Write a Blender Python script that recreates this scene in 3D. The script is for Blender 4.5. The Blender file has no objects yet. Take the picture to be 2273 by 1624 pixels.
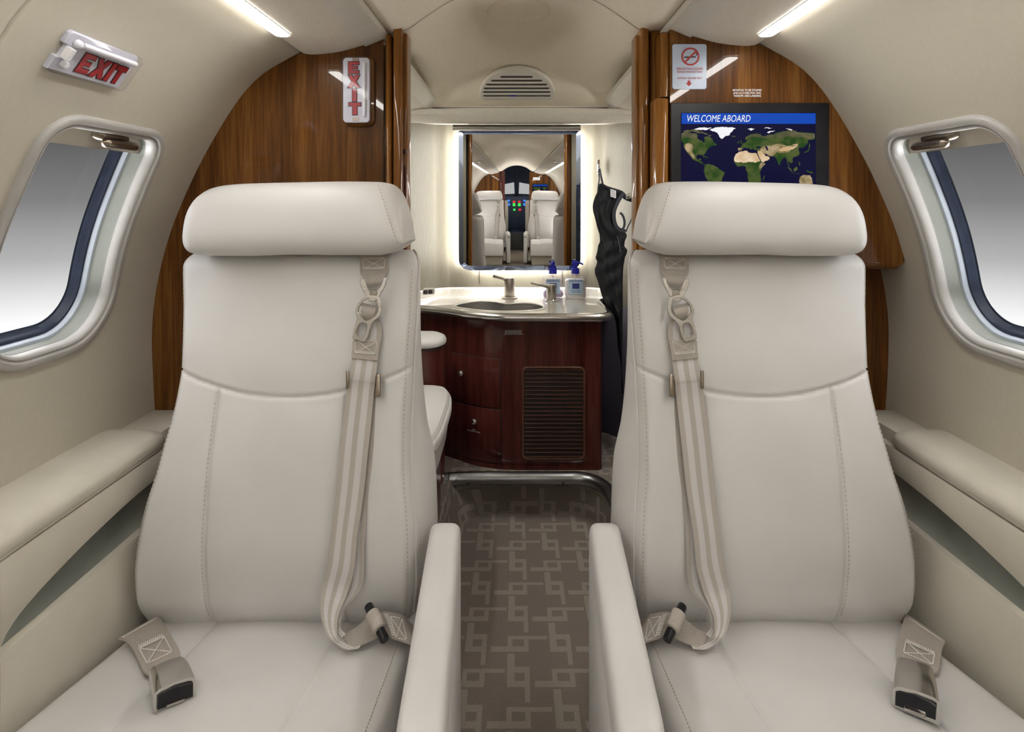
import bpy, bmesh, math, random
import numpy as np
from mathutils import Vector, Matrix, geometry

random.seed(7)
SC = bpy.context.scene
COL = SC.collection
CX, CZ, F = -0.016, 1.15, 1300.0
LK = .88                                # lavatory and aisle depth scale
FZ = CZ * (1 - LK)                      # height of the aisle carpet
#        # camera x, camera height, focal length in pixels of the 2273 px frame
VX, VY = 1145.0, 450.0                  # principal point


def W(px, py, Y):
    return Vector((CX + (px - VX) / F * Y, Y, CZ - (py - VY) / F * Y))


# ------------------------------------------------------------------ materials
def principled(name, base=(.5, .5, .5), rough=.5, metal=0.0, coat=0.0, coat_rough=.05, spec=.5, emit=None, estr=0.0):
    m = bpy.data.materials.new(name)
    m.use_nodes = True
    nt = m.node_tree
    b = nt.nodes['Principled BSDF']
    b.inputs['Base Color'].default_value = (*base, 1)
    b.inputs['Roughness'].default_value = rough
    b.inputs['Metallic'].default_value = metal
    b.inputs['Coat Weight'].default_value = coat
    b.inputs['Coat Roughness'].default_value = coat_rough
    b.inputs['Specular IOR Level'].default_value = spec
    if emit:
        b.inputs['Emission Color'].default_value = (*emit, 1)
        b.inputs['Emission Strength'].default_value = estr
    return m, nt, b


def noise_mat(name, c1, c2, scale=(1, 1, 1), nscale=50, detail=3, lo=.35, hi=.65, coord='Object', bump=0.0, bdist=.001,
              rough=.5, bscale=None, **kw):
    """principled with a two-colour noise and an optional bump of its own noise scale"""
    m, nt, b = principled(name, c1, rough, **kw)
    N, L = nt.nodes, nt.links
    tc = N.new('ShaderNodeTexCoord')
    mp = N.new('ShaderNodeMapping')
    mp.inputs['Scale'].default_value = scale
    L.new(tc.outputs[coord], mp.inputs['Vector'])
    nz = N.new('ShaderNodeTexNoise')
    nz.inputs['Scale'].default_value = nscale
    nz.inputs['Detail'].default_value = detail
    L.new(mp.outputs[0], nz.inputs['Vector'])
    cr = N.new('ShaderNodeValToRGB')
    cr.color_ramp.elements[0].position = lo
    cr.color_ramp.elements[1].position = hi
    cr.color_ramp.elements[0].color = (*c1, 1)
    cr.color_ramp.elements[1].color = (*c2, 1)
    L.new(nz.outputs['Fac'], cr.inputs[0])
    L.new(cr.outputs[0], b.inputs['Base Color'])
    if bump:
        src = nz
        if bscale:
            src = N.new('ShaderNodeTexNoise')
            src.inputs['Scale'].default_value = bscale
            src.inputs['Detail'].default_value = 4
            L.new(mp.outputs[0], src.inputs['Vector'])
        bp = N.new('ShaderNodeBump')
        bp.inputs['Strength'].default_value = bump
        bp.inputs['Distance'].default_value = bdist
        L.new(src.outputs['Fac'], bp.inputs['Height'])
        L.new(bp.outputs[0], b.inputs['Normal'])
    return m


def wood(name, dark, mid, light, rough=.3, coat=1.0, spread=1.0):
    m, nt, b = principled(name, mid, rough, coat=coat, coat_rough=.025, spec=.08)
    N, L = nt.nodes, nt.links
    tc = N.new('ShaderNodeTexCoord')

    def nz(sc, s, det):
        mp = N.new('ShaderNodeMapping')
        mp.inputs['Scale'].default_value = sc
        L.new(tc.outputs['Object'], mp.inputs['Vector'])
        n = N.new('ShaderNodeTexNoise')
        n.inputs['Scale'].default_value = s
        n.inputs['Detail'].default_value = det
        L.new(mp.outputs[0], n.inputs['Vector'])
        return n
    wide = nz((1, 1, .03), 21 * spread, 3)
    fine = nz((1, 1, .045), 230 * spread, 3)
    mx = N.new('ShaderNodeMix')
    mx.data_type = 'FLOAT'
    mx.inputs[0].default_value = .36
    L.new(wide.outputs['Fac'], mx.inputs[2])
    L.new(fine.outputs['Fac'], mx.inputs[3])
    cr = N.new('ShaderNodeValToRGB')
    e = cr.color_ramp.elements
    e[0].position, e[0].color = .36, (*dark, 1)
    e[1].position, e[1].color = .66, (*light, 1)
    k = e.new(.5)
    k.color = (*mid, 1)
    L.new(mx.outputs[0], cr.inputs[0])
    L.new(cr.outputs[0], b.inputs['Base Color'])
    return m


M = {}
M['leather'] = noise_mat('cream_leather', (.625, .61, .60), (.665, .65, .64), nscale=7, detail=2, bump=.12, bdist=.0006,
                         bscale=420, rough=.42)
M['leather_trim'] = noise_mat('cream_leather_trim', (.575, .54, .465), (.615, .58, .505), nscale=9, detail=2, bump=.35,
                              bdist=.0008, bscale=330, rough=.5)
M['wall'] = noise_mat('silk_wall_fabric', (.49, .455, .378), (.54, .503, .422), scale=(800, 45, 1), nscale=1.0, detail=3,
                      coord='UV', bump=.15, bdist=.0006, rough=.5, lo=.3, hi=.7)
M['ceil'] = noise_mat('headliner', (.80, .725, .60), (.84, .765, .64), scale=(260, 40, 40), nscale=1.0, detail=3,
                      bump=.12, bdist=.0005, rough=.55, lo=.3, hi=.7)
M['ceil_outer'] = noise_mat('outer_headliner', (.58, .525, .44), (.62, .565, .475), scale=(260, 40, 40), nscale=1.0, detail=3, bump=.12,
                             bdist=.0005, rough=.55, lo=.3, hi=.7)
M['lavwall'] = noise_mat('lavatory_vinyl', (.155, .140, .105), (.17, .155, .117), scale=(120, 120, 20), nscale=1, detail=2,
                         rough=.45, bump=.05, bdist=.0004)
M['rail'] = noise_mat('rail_vinyl', (.55, .52, .46), (.57, .54, .48), nscale=30, rough=.4)
M['frame'] = noise_mat('window_frame_plastic', (.385, .372, .355), (.405, .392, .375), nscale=40, rough=.38)
M['reveal'] = noise_mat('reveal_plastic', (.19, .20, .175), (.21, .22, .195), nscale=20, rough=.4)
M['seal'] = noise_mat('pale_seal', (.40, .45, .52), (.45, .50, .57), nscale=30, rough=.35)
M['gasket'] = noise_mat('navy_gasket', (.011, .019, .042), (.019, .030, .060), nscale=25, rough=.45)
M['shade'] = noise_mat('window_shade', (.50, .46, .39), (.53, .49, .42), nscale=30, rough=.5)
M['wood'] = wood('gloss_sapele', (.050, .0165, .0035), (.115, .042, .0085), (.21, .090, .021), coat=.6)
M['post'] = wood('gloss_post_wood', (.13, .046, .008), (.24, .095, .018), (.36, .16, .036), coat=.5)
M['mahog'] = wood('dark_mahogany', (.038, .0085, .007), (.082, .020, .017), (.13, .036, .026), coat=.6)
M['steel'] = noise_mat('brushed_nickel', (.50, .47, .43), (.62, .59, .55), scale=(4, 4, 260), nscale=3, metal=1.0, rough=.3)
M['buckle_metal'] = noise_mat('satin_buckle', (.60, .58, .55), (.62, .60, .57), nscale=500, detail=2, metal=1.0, rough=.22)
M['valance'] = noise_mat('valance_vinyl', (.55, .515, .45), (.58, .545, .48), nscale=60, rough=.5)
M['chrome'] = noise_mat('polished_chrome', (.80, .80, .82), (.84, .84, .86), nscale=5, metal=1.0, rough=.08)
M['bronze'] = noise_mat('satin_bronze', (.26, .215, .17), (.34, .285, .23), scale=(3, 200, 3), nscale=3, metal=1.0, rough=.3)
M['darksteel'] = noise_mat('satin_steel', (.32, .325, .34), (.40, .405, .42), nscale=15, metal=1.0, rough=.3)
M['black'] = noise_mat('black_plastic', (.010, .010, .013), (.015, .015, .018), nscale=40, rough=.3, spec=.3)
M['nickel'] = noise_mat('tan_nickel', (.36, .325, .285), (.44, .40, .355), scale=(4, 4, 260), nscale=3, metal=1.0, rough=.32)
M['dark'] = noise_mat('dark_grey_lining', (.05, .052, .048), (.06, .062, .058), nscale=20, rough=.8)  # one even dark grey
M['pocket'] = noise_mat('grey_green_pocket', (.085, .09, .075), (.11, .115, .095), nscale=14, rough=.6)
M['thread'] = noise_mat('pale_thread', (.80, .79, .76), (.86, .85, .82), nscale=200, rough=.6)
M['thread_dk'] = noise_mat('beige_thread', (.26, .23, .18), (.34, .30, .24), nscale=200, rough=.7)
M['seamline'] = noise_mat('seam_thread', (.40, .36, .28), (.46, .42, .33), nscale=200, rough=.7)
M['stone'] = noise_mat('polished_stone', (.56, .53, .475), (.66, .63, .575), nscale=160, detail=6, rough=.10, coat=.8)
M['basin'] = noise_mat('satin_basin_steel', (.66, .65, .64), (.72, .71, .70), nscale=12, metal=1.0, rough=.22)
M['white'] = noise_mat('white_plastic', (.78, .78, .80), (.82, .82, .84), nscale=30, rough=.35)
M['sign_white'] = noise_mat('sign_diffuser', (.56, .56, .62), (.62, .62, .68), nscale=30, rough=.35)
M['red'] = noise_mat('sign_red', (.36, .006, .012), (.42, .009, .016), nscale=20, rough=.4)
M['outline'] = noise_mat('sign_black', (.02, .012, .014), (.03, .02, .02), nscale=20, rough=.5)
M['grille'] = noise_mat('brown_grille', (.105, .045, .024), (.13, .056, .030), nscale=30, rough=.4)
M['blue'] = noise_mat('cobalt_plastic', (.010, .012, .26), (.014, .016, .32), nscale=30, rough=.25)
M['navy'] = noise_mat('navy_weave', (.030, .026, .042), (.060, .052, .075), nscale=420, detail=1, bump=.3, bdist=.001, rough=.8)
M['fabric'] = noise_mat('black_mesh_fabric', (.005, .0055, .007), (.020, .0215, .025), scale=(240, 240, 700), nscale=1.0,
                        detail=2, rough=.7, bump=.4, bdist=.0008, spec=.2)
M['ribbing'] = noise_mat('navy_black_ribbing', (.012, .014, .022), (.030, .034, .050), scale=(900, 900, 900), nscale=1.0,
                         detail=1, rough=.6)
M['carpet'] = noise_mat('taupe_carpet', (.15, .124, .107), (.25, .216, .192), nscale=520, detail=3, bump=.6, bdist=.003, rough=.95,
                        spec=.1)
M['carpet_lt'] = noise_mat('pale_carpet_key', (.23, .205, .177), (.34, .31, .27), nscale=520, detail=3, bump=.6, bdist=.003,
                           rough=.95, spec=.1)
M['carpet_plain'] = noise_mat('woven_carpet', (.10, .085, .065), (.24, .21, .165), scale=(120, 30, 30), nscale=2, detail=2,
                              rough=.95, spec=.1)
M['cockpit'] = noise_mat('navy_cockpit_panel', (.016, .026, .055), (.026, .040, .080), nscale=20, rough=.5)


def belt_material():
    m, nt, b = principled('grey_webbing', (.4, .39, .38), .55)
    N, L = nt.nodes, nt.links
    tc = N.new('ShaderNodeTexCoord')
    sp = N.new('ShaderNodeSeparateXYZ')
    L.new(tc.outputs['UV'], sp.inputs[0])
    cr = N.new('ShaderNodeValToRGB')
    cr.color_ramp.interpolation = 'EASE'
    e = cr.color_ramp.elements
    a, d = (.42, .385, .345, 1), (.57, .555, .55, 1)
    e[0].position, e[0].color = 0, a
    e[1].position, e[1].color = 1, a
    for p, c in ((.16, a), (.21, d), (.38, d), (.43, a), (.57, a), (.62, d), (.79, d), (.84, a)):
        k = e.new(p)
        k.color = c
    L.new(sp.outputs[0], cr.inputs[0])
    L.new(cr.outputs[0], b.inputs['Base Color'])
    wv = N.new('ShaderNodeTexWave')
    wv.bands_direction = 'Y'
    wv.inputs['Scale'].default_value = 150
    mp = N.new('ShaderNodeMapping')
    L.new(tc.outputs['UV'], mp.inputs[0])
    L.new(mp.outputs[0], wv.inputs['Vector'])
    bp = N.new('ShaderNodeBump')
    bp.inputs['Strength'].default_value = .25
    bp.inputs['Distance'].default_value = .0006
    L.new(wv.outputs['Fac'], bp.inputs['Height'])
    L.new(bp.outputs[0], b.inputs['Normal'])
    b.inputs['Sheen Weight'].default_value = .3
    return m


M['belt'] = belt_material()
M['belt_tan'] = noise_mat('tan_webbing', (.36, .325, .285), (.42, .38, .335), nscale=420, detail=2, bump=.3, bdist=.0006, rough=.5)


def clear_mat(name, tint, alpha_glossy=.1, rough=.03):
    m = bpy.data.materials.new(name)
    m.use_nodes = True
    nt = m.node_tree
    nt.nodes.clear()
    out = nt.nodes.new('ShaderNodeOutputMaterial')
    t = nt.nodes.new('ShaderNodeBsdfTransparent')
    t.inputs[0].default_value = (*tint, 1)
    g = nt.nodes.new('ShaderNodeBsdfGlossy')
    g.inputs['Roughness'].default_value = rough
    lw = nt.nodes.new('ShaderNodeLayerWeight')
    pw = nt.nodes.new('ShaderNodeMath')
    pw.operation = 'POWER'
    pw.inputs[1].default_value = 5
    nt.links.new(lw.outputs['Facing'], pw.inputs[0])
    ml = nt.nodes.new('ShaderNodeMath')
    ml.operation = 'MULTIPLY'
    ml.inputs[1].default_value = .8
    nt.links.new(pw.outputs[0], ml.inputs[0])
    ad = nt.nodes.new('ShaderNodeMath')
    ad.operation = 'ADD'
    ad.use_clamp = True
    ad.inputs[1].default_value = .03 + alpha_glossy
    nt.links.new(ml.outputs[0], ad.inputs[0])
    mx = nt.nodes.new('ShaderNodeMixShader')
    nt.links.new(ad.outputs[0], mx.inputs[0])
    nt.links.new(t.outputs[0], mx.inputs[1])
    nt.links.new(g.outputs[0], mx.inputs[2])
    nt.links.new(mx.outputs[0], out.inputs[0])
    return m


M['pane'] = clear_mat('window_pane', (.98, .98, .98), -.03)
M['lens'] = clear_mat('clear_sign_lens', (.95, .95, .98), -.018, .04)
M['bottle'] = clear_mat('clear_bottle', (.93, .92, .95), .05, .05)
M['lilac'] = noise_mat('lilac_soap', (.50, .40, .56), (.56, .46, .62), nscale=20, rough=.2)
M['lotion'] = noise_mat('white_lotion', (.80, .80, .77), (.84, .84, .81), nscale=20, rough=.35)
M['label'] = noise_mat('pale_blue_label', (.34, .46, .58), (.40, .52, .64), nscale=60, rough=.4)
M['labelnavy'] = noise_mat('navy_print', (.02, .025, .16), (.03, .035, .20), nscale=20, rough=.5)
M['mirror'] = noise_mat('silvered_mirror', (.80, .80, .80), (.82, .82, .82), nscale=3, metal=1.0, rough=.0)
M['bevel'] = noise_mat('bevelled_mirror_edge', (.42, .52, .80), (.52, .62, .90), nscale=3, metal=1.0, rough=.04)
M['ink'] = noise_mat('white_ink', (.84, .84, .84), (.88, .88, .88), nscale=20, rough=.6)
M['inkred'] = noise_mat('red_ink', (.36, .03, .03), (.40, .04, .035), nscale=20, rough=.6)


def emit_mat(name, col, strength):
    m, nt, b = principled(name, (0, 0, 0), .6, emit=col, estr=strength, spec=.1)
    return m


# ------------------------------------------------------------------ mesh helpers
ORIGIN = {}


def tag(o, label=None, cat=None, group=None, kind=None):
    if label:
        o['label'] = label
    if cat:
        o['category'] = cat
    if group:
        o['group'] = group
    if kind:
        o['kind'] = kind
    return o


def empty(name, loc, label=None, cat=None, group=None, kind=None):
    o = bpy.data.objects.new(name, None)
    o.empty_display_size = .05
    COL.objects.link(o)
    o.location = loc
    ORIGIN[o.name] = Vector(loc)
    return tag(o, label, cat, group, kind)


def obj(name, verts, faces, mat, parent=None, smooth=True, uv=None, sharp=40, mat_idx=None):
    verts = [Vector(v) for v in verts]
    if parent is not None:
        org = ORIGIN[parent.name]
    else:
        lo = [min(v[i] for v in verts) for i in range(3)]
        hi = [max(v[i] for v in verts) for i in range(3)]
        org = Vector(((lo[0] + hi[0]) / 2, (lo[1] + hi[1]) / 2, lo[2]))
    me = bpy.data.meshes.new(name)
    me.from_pydata([tuple(v - org) for v in verts], [], [tuple(f) for f in faces])
    mats = mat if isinstance(mat, (list, tuple)) else [mat]
    for m in mats:
        me.materials.append(M[m] if isinstance(m, str) else m)
    if mat_idx is not None:
        me.polygons.foreach_set('material_index', mat_idx)
    if uv is not None:
        ul = me.uv_layers.new(name='UVMap')
        li = np.empty(len(me.loops), dtype=np.int32)
        me.loops.foreach_get('vertex_index', li)
        ul.data.foreach_set('uv', np.asarray(uv, dtype=np.float32)[li].ravel())
    bm = bmesh.new()
    bm.from_mesh(me)
    bmesh.ops.recalc_face_normals(bm, faces=bm.faces)
    bm.to_mesh(me)
    bm.free()
    me.polygons.foreach_set('use_smooth', [smooth] * len(me.polygons))
    if smooth and sharp:
        me.set_sharp_from_angle(angle=math.radians(sharp))
    me.update()
    o = bpy.data.objects.new(name, me)
    COL.objects.link(o)
    if parent is not None:
        o.parent = parent
        ORIGIN[o.name] = org
    else:
        o.location = org
        ORIGIN[o.name] = org
    return o


class MB:
    """collects shapes for one mesh"""

    def __init__(self):
        self.v, self.f = [], []

    def add(self, v, f):
        n = len(self.v)
        self.v += [Vector(p) for p in v]
        self.f += [tuple(i + n for i in q) for q in f]
        return self

    def build(self, name, mat, parent=None, **k):
        return obj(name, self.v, self.f, mat, parent, **k)


def loft(loops, closed=True, caps=True):
    n = len(loops[0])
    v = [p for l in loops for p in l]
    f = []
    for i in range(len(loops) - 1):
        for j in range(n if closed else n - 1):
            a, b = i * n + j, i * n + (j + 1) % n
            f.append((a, b, b + n, a + n))
    if caps and closed:
        f.append(tuple(range(n)))
        f.append(tuple(range((len(loops) - 1) * n, len(loops) * n)))
    return v, f


def loft_ring(loops):
    """loops joined in a ring (last to first)"""
    n, k = len(loops[0]), len(loops)
    v = [p for l in loops for p in l]
    f = []
    for i in range(k):
        for j in range(n):
            a, b = i * n + j, i * n + (j + 1) % n
            c, d = ((i + 1) % k) * n + (j + 1) % n, ((i + 1) % k) * n + j
            f.append((a, b, c, d))
    return v, f


def catmull(pts, sub=8, closed=False):
    P = [np.array(p, float) for p in pts]
    n = len(P)
    out = []
    rng = n if closed else n - 1
    for i in range(rng):
        p0 = P[(i - 1) % n] if closed or i > 0 else 2 * P[0] - P[1]
        p1, p2 = P[i], P[(i + 1) % n]
        p3 = P[(i + 2) % n] if closed or i + 2 < n else 2 * P[-1] - P[-2]
        for k in range(sub):
            t = k / sub
            out.append(.5 * (2 * p1 + (p2 - p0) * t + (2 * p0 - 5 * p1 + 4 * p2 - p3) * t * t + (3 * p1 - p0 - 3 * p2 + p3) * t ** 3))
    if not closed:
        out.append(P[-1])
    return out


def pchip(xs, ys):
    """monotone smooth interpolation"""
    xs, ys = np.array(xs, float), np.array(ys, float)
    o = np.argsort(xs)
    xs, ys = xs[o], ys[o]
    h = np.diff(xs)
    d = np.diff(ys) / h
    m = np.zeros_like(xs)
    m[0], m[-1] = d[0], d[-1]
    for i in range(1, len(xs) - 1):
        m[i] = 0 if d[i - 1] * d[i] <= 0 else 2 / (1 / d[i - 1] + 1 / d[i])

    def f(x):
        x = min(max(x, xs[0]), xs[-1])
        i = min(max(int(np.searchsorted(xs, x)) - 1, 0), len(h) - 1)
        t = (x - xs[i]) / h[i]
        return float(ys[i] * (1 + 2 * t) * (1 - t) ** 2 + h[i] * m[i] * t * (1 - t) ** 2 + ys[i + 1] * t * t * (3 - 2 * t)
                     + h[i] * m[i + 1] * t * t * (t - 1))
    return f


def tube(path, r, n=12, caps=True):
    P = [Vector(p) for p in path]
    loops = []
    up = Vector((0, 0, 1))
    prev = None
    for i, p in enumerate(P):
        t = (P[min(i + 1, len(P) - 1)] - P[max(i - 1, 0)]).normalized()
        if prev is None:
            a = t.cross(up)
            if a.length < .1:
                a = t.cross(Vector((1, 0, 0)))
        else:
            a = prev - t * prev.dot(t)
        a.normalize()
        prev = a
        b = t.cross(a)
        rr = r[i] if isinstance(r, (list, tuple)) else r
        loops.append([p + (a * math.cos(k / n * math.tau) + b * math.sin(k / n * math.tau)) * rr for k in range(n)])
    return loft(loops, caps=caps)


def lathe(center, prof, n=32, axis=(0, 0, 1), caps=True):
    """prof: (radius, height along axis)"""
    c, ax = Vector(center), Vector(axis).normalized()
    a = ax.cross(Vector((0, 1, 0)))
    if a.length < .1:
        a = ax.cross(Vector((1, 0, 0)))
    a.normalize()
    b = ax.cross(a)
    return loft([[c + ax * h + (a * math.cos(k / n * math.tau) + b * math.sin(k / n * math.tau)) * max(r, 1e-5) for k in range(n)]
                 for r, h in prof], caps=caps)


def hexa(p, bevel=.003, seg=3):
    """8 points: bottom 4 then top 4; bevelled"""
    bm = bmesh.new()
    vs = [bm.verts.new(q) for q in p]
    for q in ((0, 3, 2, 1), (4, 5, 6, 7), (0, 1, 5, 4), (1, 2, 6, 5), (2, 3, 7, 6), (3, 0, 4, 7)):
        bm.faces.new([vs[i] for i in q])
    if bevel:
        bmesh.ops.bevel(bm, geom=list(bm.edges), offset=bevel, segments=seg, profile=.5, affect='EDGES')
    bm.verts.index_update()
    r = [v.co.copy() for v in bm.verts], [[v.index for v in f.verts] for f in bm.faces]
    bm.free()
    return r


def box(x0, x1, y0, y1, z0, z1, bevel=.003, seg=2):
    return hexa([(x0, y0, z0), (x1, y0, z0), (x1, y1, z0), (x0, y1, z0), (x0, y0, z1), (x1, y0, z1), (x1, y1, z1), (x0, y1, z1)],
                bevel, seg)


def rrect(w, h, r, n=6, c=(0, 0)):
    """rounded rectangle outline, 2-D"""
    out = []
    for cx, cy, a0 in ((w / 2 - r, h / 2 - r, 0), (-w / 2 + r, h / 2 - r, 90), (-w / 2 + r, -h / 2 + r, 180), (w / 2 - r, -h / 2 + r, 270)):
        for k in range(n + 1):
            a = math.radians(a0 + 90 * k / n)
            out.append((c[0] + cx + r * math.cos(a), c[1] + cy + r * math.sin(a)))
    return out


class Frame:
    def __init__(self, o, ux, uy, un=None):
        self.o, self.ux, self.uy = Vector(o), Vector(ux).normalized(), Vector(uy).normalized()
        self.un = Vector(un).normalized() if un else self.ux.cross(self.uy).normalized()

    def __call__(self, u, v, w=0.0):
        return self.o + self.ux * u + self.uy * v + self.un * w


def prism(fr, outer, depth, holes=(), w0=0.0, inset=0.0):
    """2-D outline (with holes) in a frame, extruded from w0 to w0+depth; front edge optionally chamfered by inset"""
    rings = [list(outer)] + [list(h) for h in holes]
    tri = geometry.tessellate_polygon([[Vector((p[0], p[1], 0)) for p in r] for r in rings])
    flat = [p for r in rings for p in r]
    n = len(flat)
    v, f = [], []
    if abs(depth) < 1e-9:
        return [fr(p[0], p[1], w0) for p in flat], [tuple(t) for t in tri]
    v = [fr(p[0], p[1], w0) for p in flat] + [fr(p[0], p[1], w0 + depth - inset) for p in flat]
    if inset:
        ins = []
        for r in rings:
            k = len(r)
            area = sum(r[i][0] * r[(i + 1) % k][1] - r[(i + 1) % k][0] * r[i][1] for i in range(k))
            sg = 1 if area > 0 else -1
            if r is not rings[0]:
                sg = -sg
            for i in range(k):
                a, b, c = Vector(r[i - 1]), Vector(r[i]), Vector(r[(i + 1) % k])
                e1, e2 = (b - a), (c - b)
                n1 = Vector((-e1.y, e1.x)).normalized() if e1.length > 1e-9 else Vector((0, 0))
                n2 = Vector((-e2.y, e2.x)).normalized() if e2.length > 1e-9 else Vector((0, 0))
                nn = (n1 + n2)
                if nn.length > 1e-6:
                    nn.normalize()
                ins.append(b + nn * sg * inset)
        v += [fr(p[0], p[1], w0 + depth) for p in ins]
    lv = 3 if inset else 2
    f += [tuple(reversed(t)) for t in tri]
    f += [tuple(i + (lv - 1) * n for i in t) for t in tri]
    st = 0
    for r in rings:
        k = len(r)
        for L in range(lv - 1):
            for i in range(k):
                a, b = st + i + L * n, st + (i + 1) % k + L * n
                f.append((a, b, b + n, a + n))
        st += k
    return v, f


def text_geo(fr, s, size, bold=0.0, shear=0.0, w0=0.0, depth=.0004, align='CENTER', squeeze=1.0, spacing=1.0, line=1.0):
    cu = bpy.data.curves.new('lettering', 'FONT')
    cu.body = s
    cu.size = size
    cu.align_x = align
    cu.align_y = 'CENTER'
    cu.offset = bold
    cu.shear = shear
    cu.space_character = spacing
    cu.space_line = line
    cu.resolution_u = 3
    t = bpy.data.objects.new('lettering', cu)
    COL.objects.link(t)
    dg = bpy.context.evaluated_depsgraph_get()
    me = bpy.data.meshes.new_from_object(t.evaluated_get(dg))
    v = [fr(p.co.x * squeeze, p.co.y, w0 + depth) for p in me.vertices]
    f = [tuple(q.vertices) for q in me.polygons]
    bpy.data.objects.remove(t)
    bpy.data.curves.remove(cu)
    bpy.data.meshes.remove(me)
    return v, f


def ribbon(stations, thick=.0016, sub=6, uvlen=1.0):
    """stations: (left edge, right edge) world points; returns v, f, uv of a thin solid strip"""
    Ls = [Vector(p) for p in catmull([s[0] for s in stations], sub)]
    Rs = [Vector(p) for p in catmull([s[1] for s in stations], sub)]
    v, f, uv = [], [], []
    NC = 6
    vl = 0
    for i, (a, b) in enumerate(zip(Ls, Rs)):
        j = min(i + 1, len(Ls) - 1)
        k = max(i - 1, 0)
        t = (Ls[j] + Rs[j]) - (Ls[k] + Rs[k])
        n = (b - a).cross(t)
        n = n.normalized() if n.length > 1e-12 else Vector((0, -1, 0))
        if i:
            vl += ((Ls[i] + Rs[i]) / 2 - (Ls[i - 1] + Rs[i - 1]) / 2).length
        for side in (0.0, 1.0):
            for c in range(NC + 1):
                u = c / NC
                v.append(a.lerp(b, u) + n * thick * (side - .5))
                uv.append((u, vl * uvlen))
    m = 2 * (NC + 1)
    for i in range(len(Ls) - 1):
        for c in range(NC):
            a = i * m + c
            f.append((a, a + 1, a + 1 + m, a + m))
            a += NC + 1
            f.append((a, a + m, a + m + 1, a + 1))
        for e0, e1 in ((0, NC + 1), (NC, 2 * NC + 1)):
            f.append((i * m + e0, i * m + m + e0, i * m + m + e1, i * m + e1))
    for i in (0, len(Ls) - 1):
        f.append(tuple([i * m + c for c in range(NC + 1)] + [i * m + NC + 1 + c for c in reversed(range(NC + 1))]))
    return v, f, uv


def stitches(path, spacing=.007, ln=.0036, w=.0007, lift=Vector((0, -.0006, 0))):
    """a row of small thread dashes along a path, one mesh"""
    P = [Vector(p) for p in path]
    d = [0]
    for a, b in zip(P, P[1:]):
        d.append(d[-1] + (b - a).length)
    mb = MB()
    s = spacing / 2
    while s + ln < d[-1]:
        e = []
        for q in (s, s + ln):
            i = max(k for k in range(len(d)) if d[k] <= q)
            i = min(i, len(P) - 2)
            t = (q - d[i]) / max(d[i + 1] - d[i], 1e-9)
            e.append(P[i].lerp(P[i + 1], t) + lift)
        mb.add(*tube(e, w, 5))
        s += spacing
    return mb
# ------------------------------------------------------------------ camera
cd = bpy.data.cameras.new('camera')
cd.sensor_width = 36
cd.lens = 36 * F / 2273
cd.shift_x = -(VX - 1136.5) / 2273
cd.shift_y = -(812 - VY) / 2273
cd.clip_start = .02
cam = bpy.data.objects.new('camera', cd)
COL.objects.link(cam)
cam.location = (CX, 0, CZ)
cam.rotation_euler = (math.pi / 2, 0, 0)
SC.camera = cam

FWD, AFT = -5.62, 2.32         # cabin ends
BK = 1.27                     # bulkhead distance

# ------------------------------------------------------------------ cabin section (half, x outward, z relative to camera height)
WALLPTS = [(.476, .335), (.480, .321), (.541, .299), (.582, .268), (.623, .218), (.664, .151), (.704, .080), (.741, -.002), (.766, -.063),
           (.789, -.150), (.803, -.230), (.806, -.300), (.804, -.350), (.800, -.435), (.793, -.52)]


def resample(pts, n):
    c = catmull(pts, 14)
    d = np.concatenate([[0], np.cumsum([np.linalg.norm(b - a) for a, b in zip(c, c[1:])])])
    s = np.linspace(0, d[-1], n)
    return np.array([[np.interp(q, d, [p[0] for p in c]), np.interp(q, d, [p[1] for p in c])] for q in s]), s


WP, WS = resample(WALLPTS, 240)
ext = np.vstack([2 * WP[0] - WP[30:0:-1], WP, 2 * WP[-1] - WP[-2:-32:-1]])       # ease out the wobble between the points
kern = np.exp(-.5 * (np.arange(-30, 31) / 9.0) ** 2)
kern /= kern.sum()
WP = np.stack([np.convolve(ext[:, i], kern, 'valid') for i in (0, 1)], 1)
WT = np.gradient(WP, axis=0)
WT /= np.linalg.norm(WT, axis=1)[:, None]
WN = np.stack([-WT[:, 1], WT[:, 0]], 1)
if WN[120, 0] < 0:
    WN = -WN
SEND = WS[-1]


def wall_pt(side, s, Y, off=0.0):
    """point on the cabin side wall: s = distance down from the ceiling seam, off = distance outward"""
    s = min(max(s, 0), SEND)
    x, z = np.interp(s, WS, WP[:, 0]), np.interp(s, WS, WP[:, 1])
    nx, nz = np.interp(s, WS, WN[:, 0]), np.interp(s, WS, WN[:, 1])
    return Vector((side * (x + off * nx), Y, CZ + z + off * nz))


def s_of_z(z):
    return float(np.interp(-z, -WP[:, 1], WS))


WIN_S0, WIN_S1 = s_of_z(.134), s_of_z(-.268)      # window frame, top and bottom
WIN_W = .300


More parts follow.
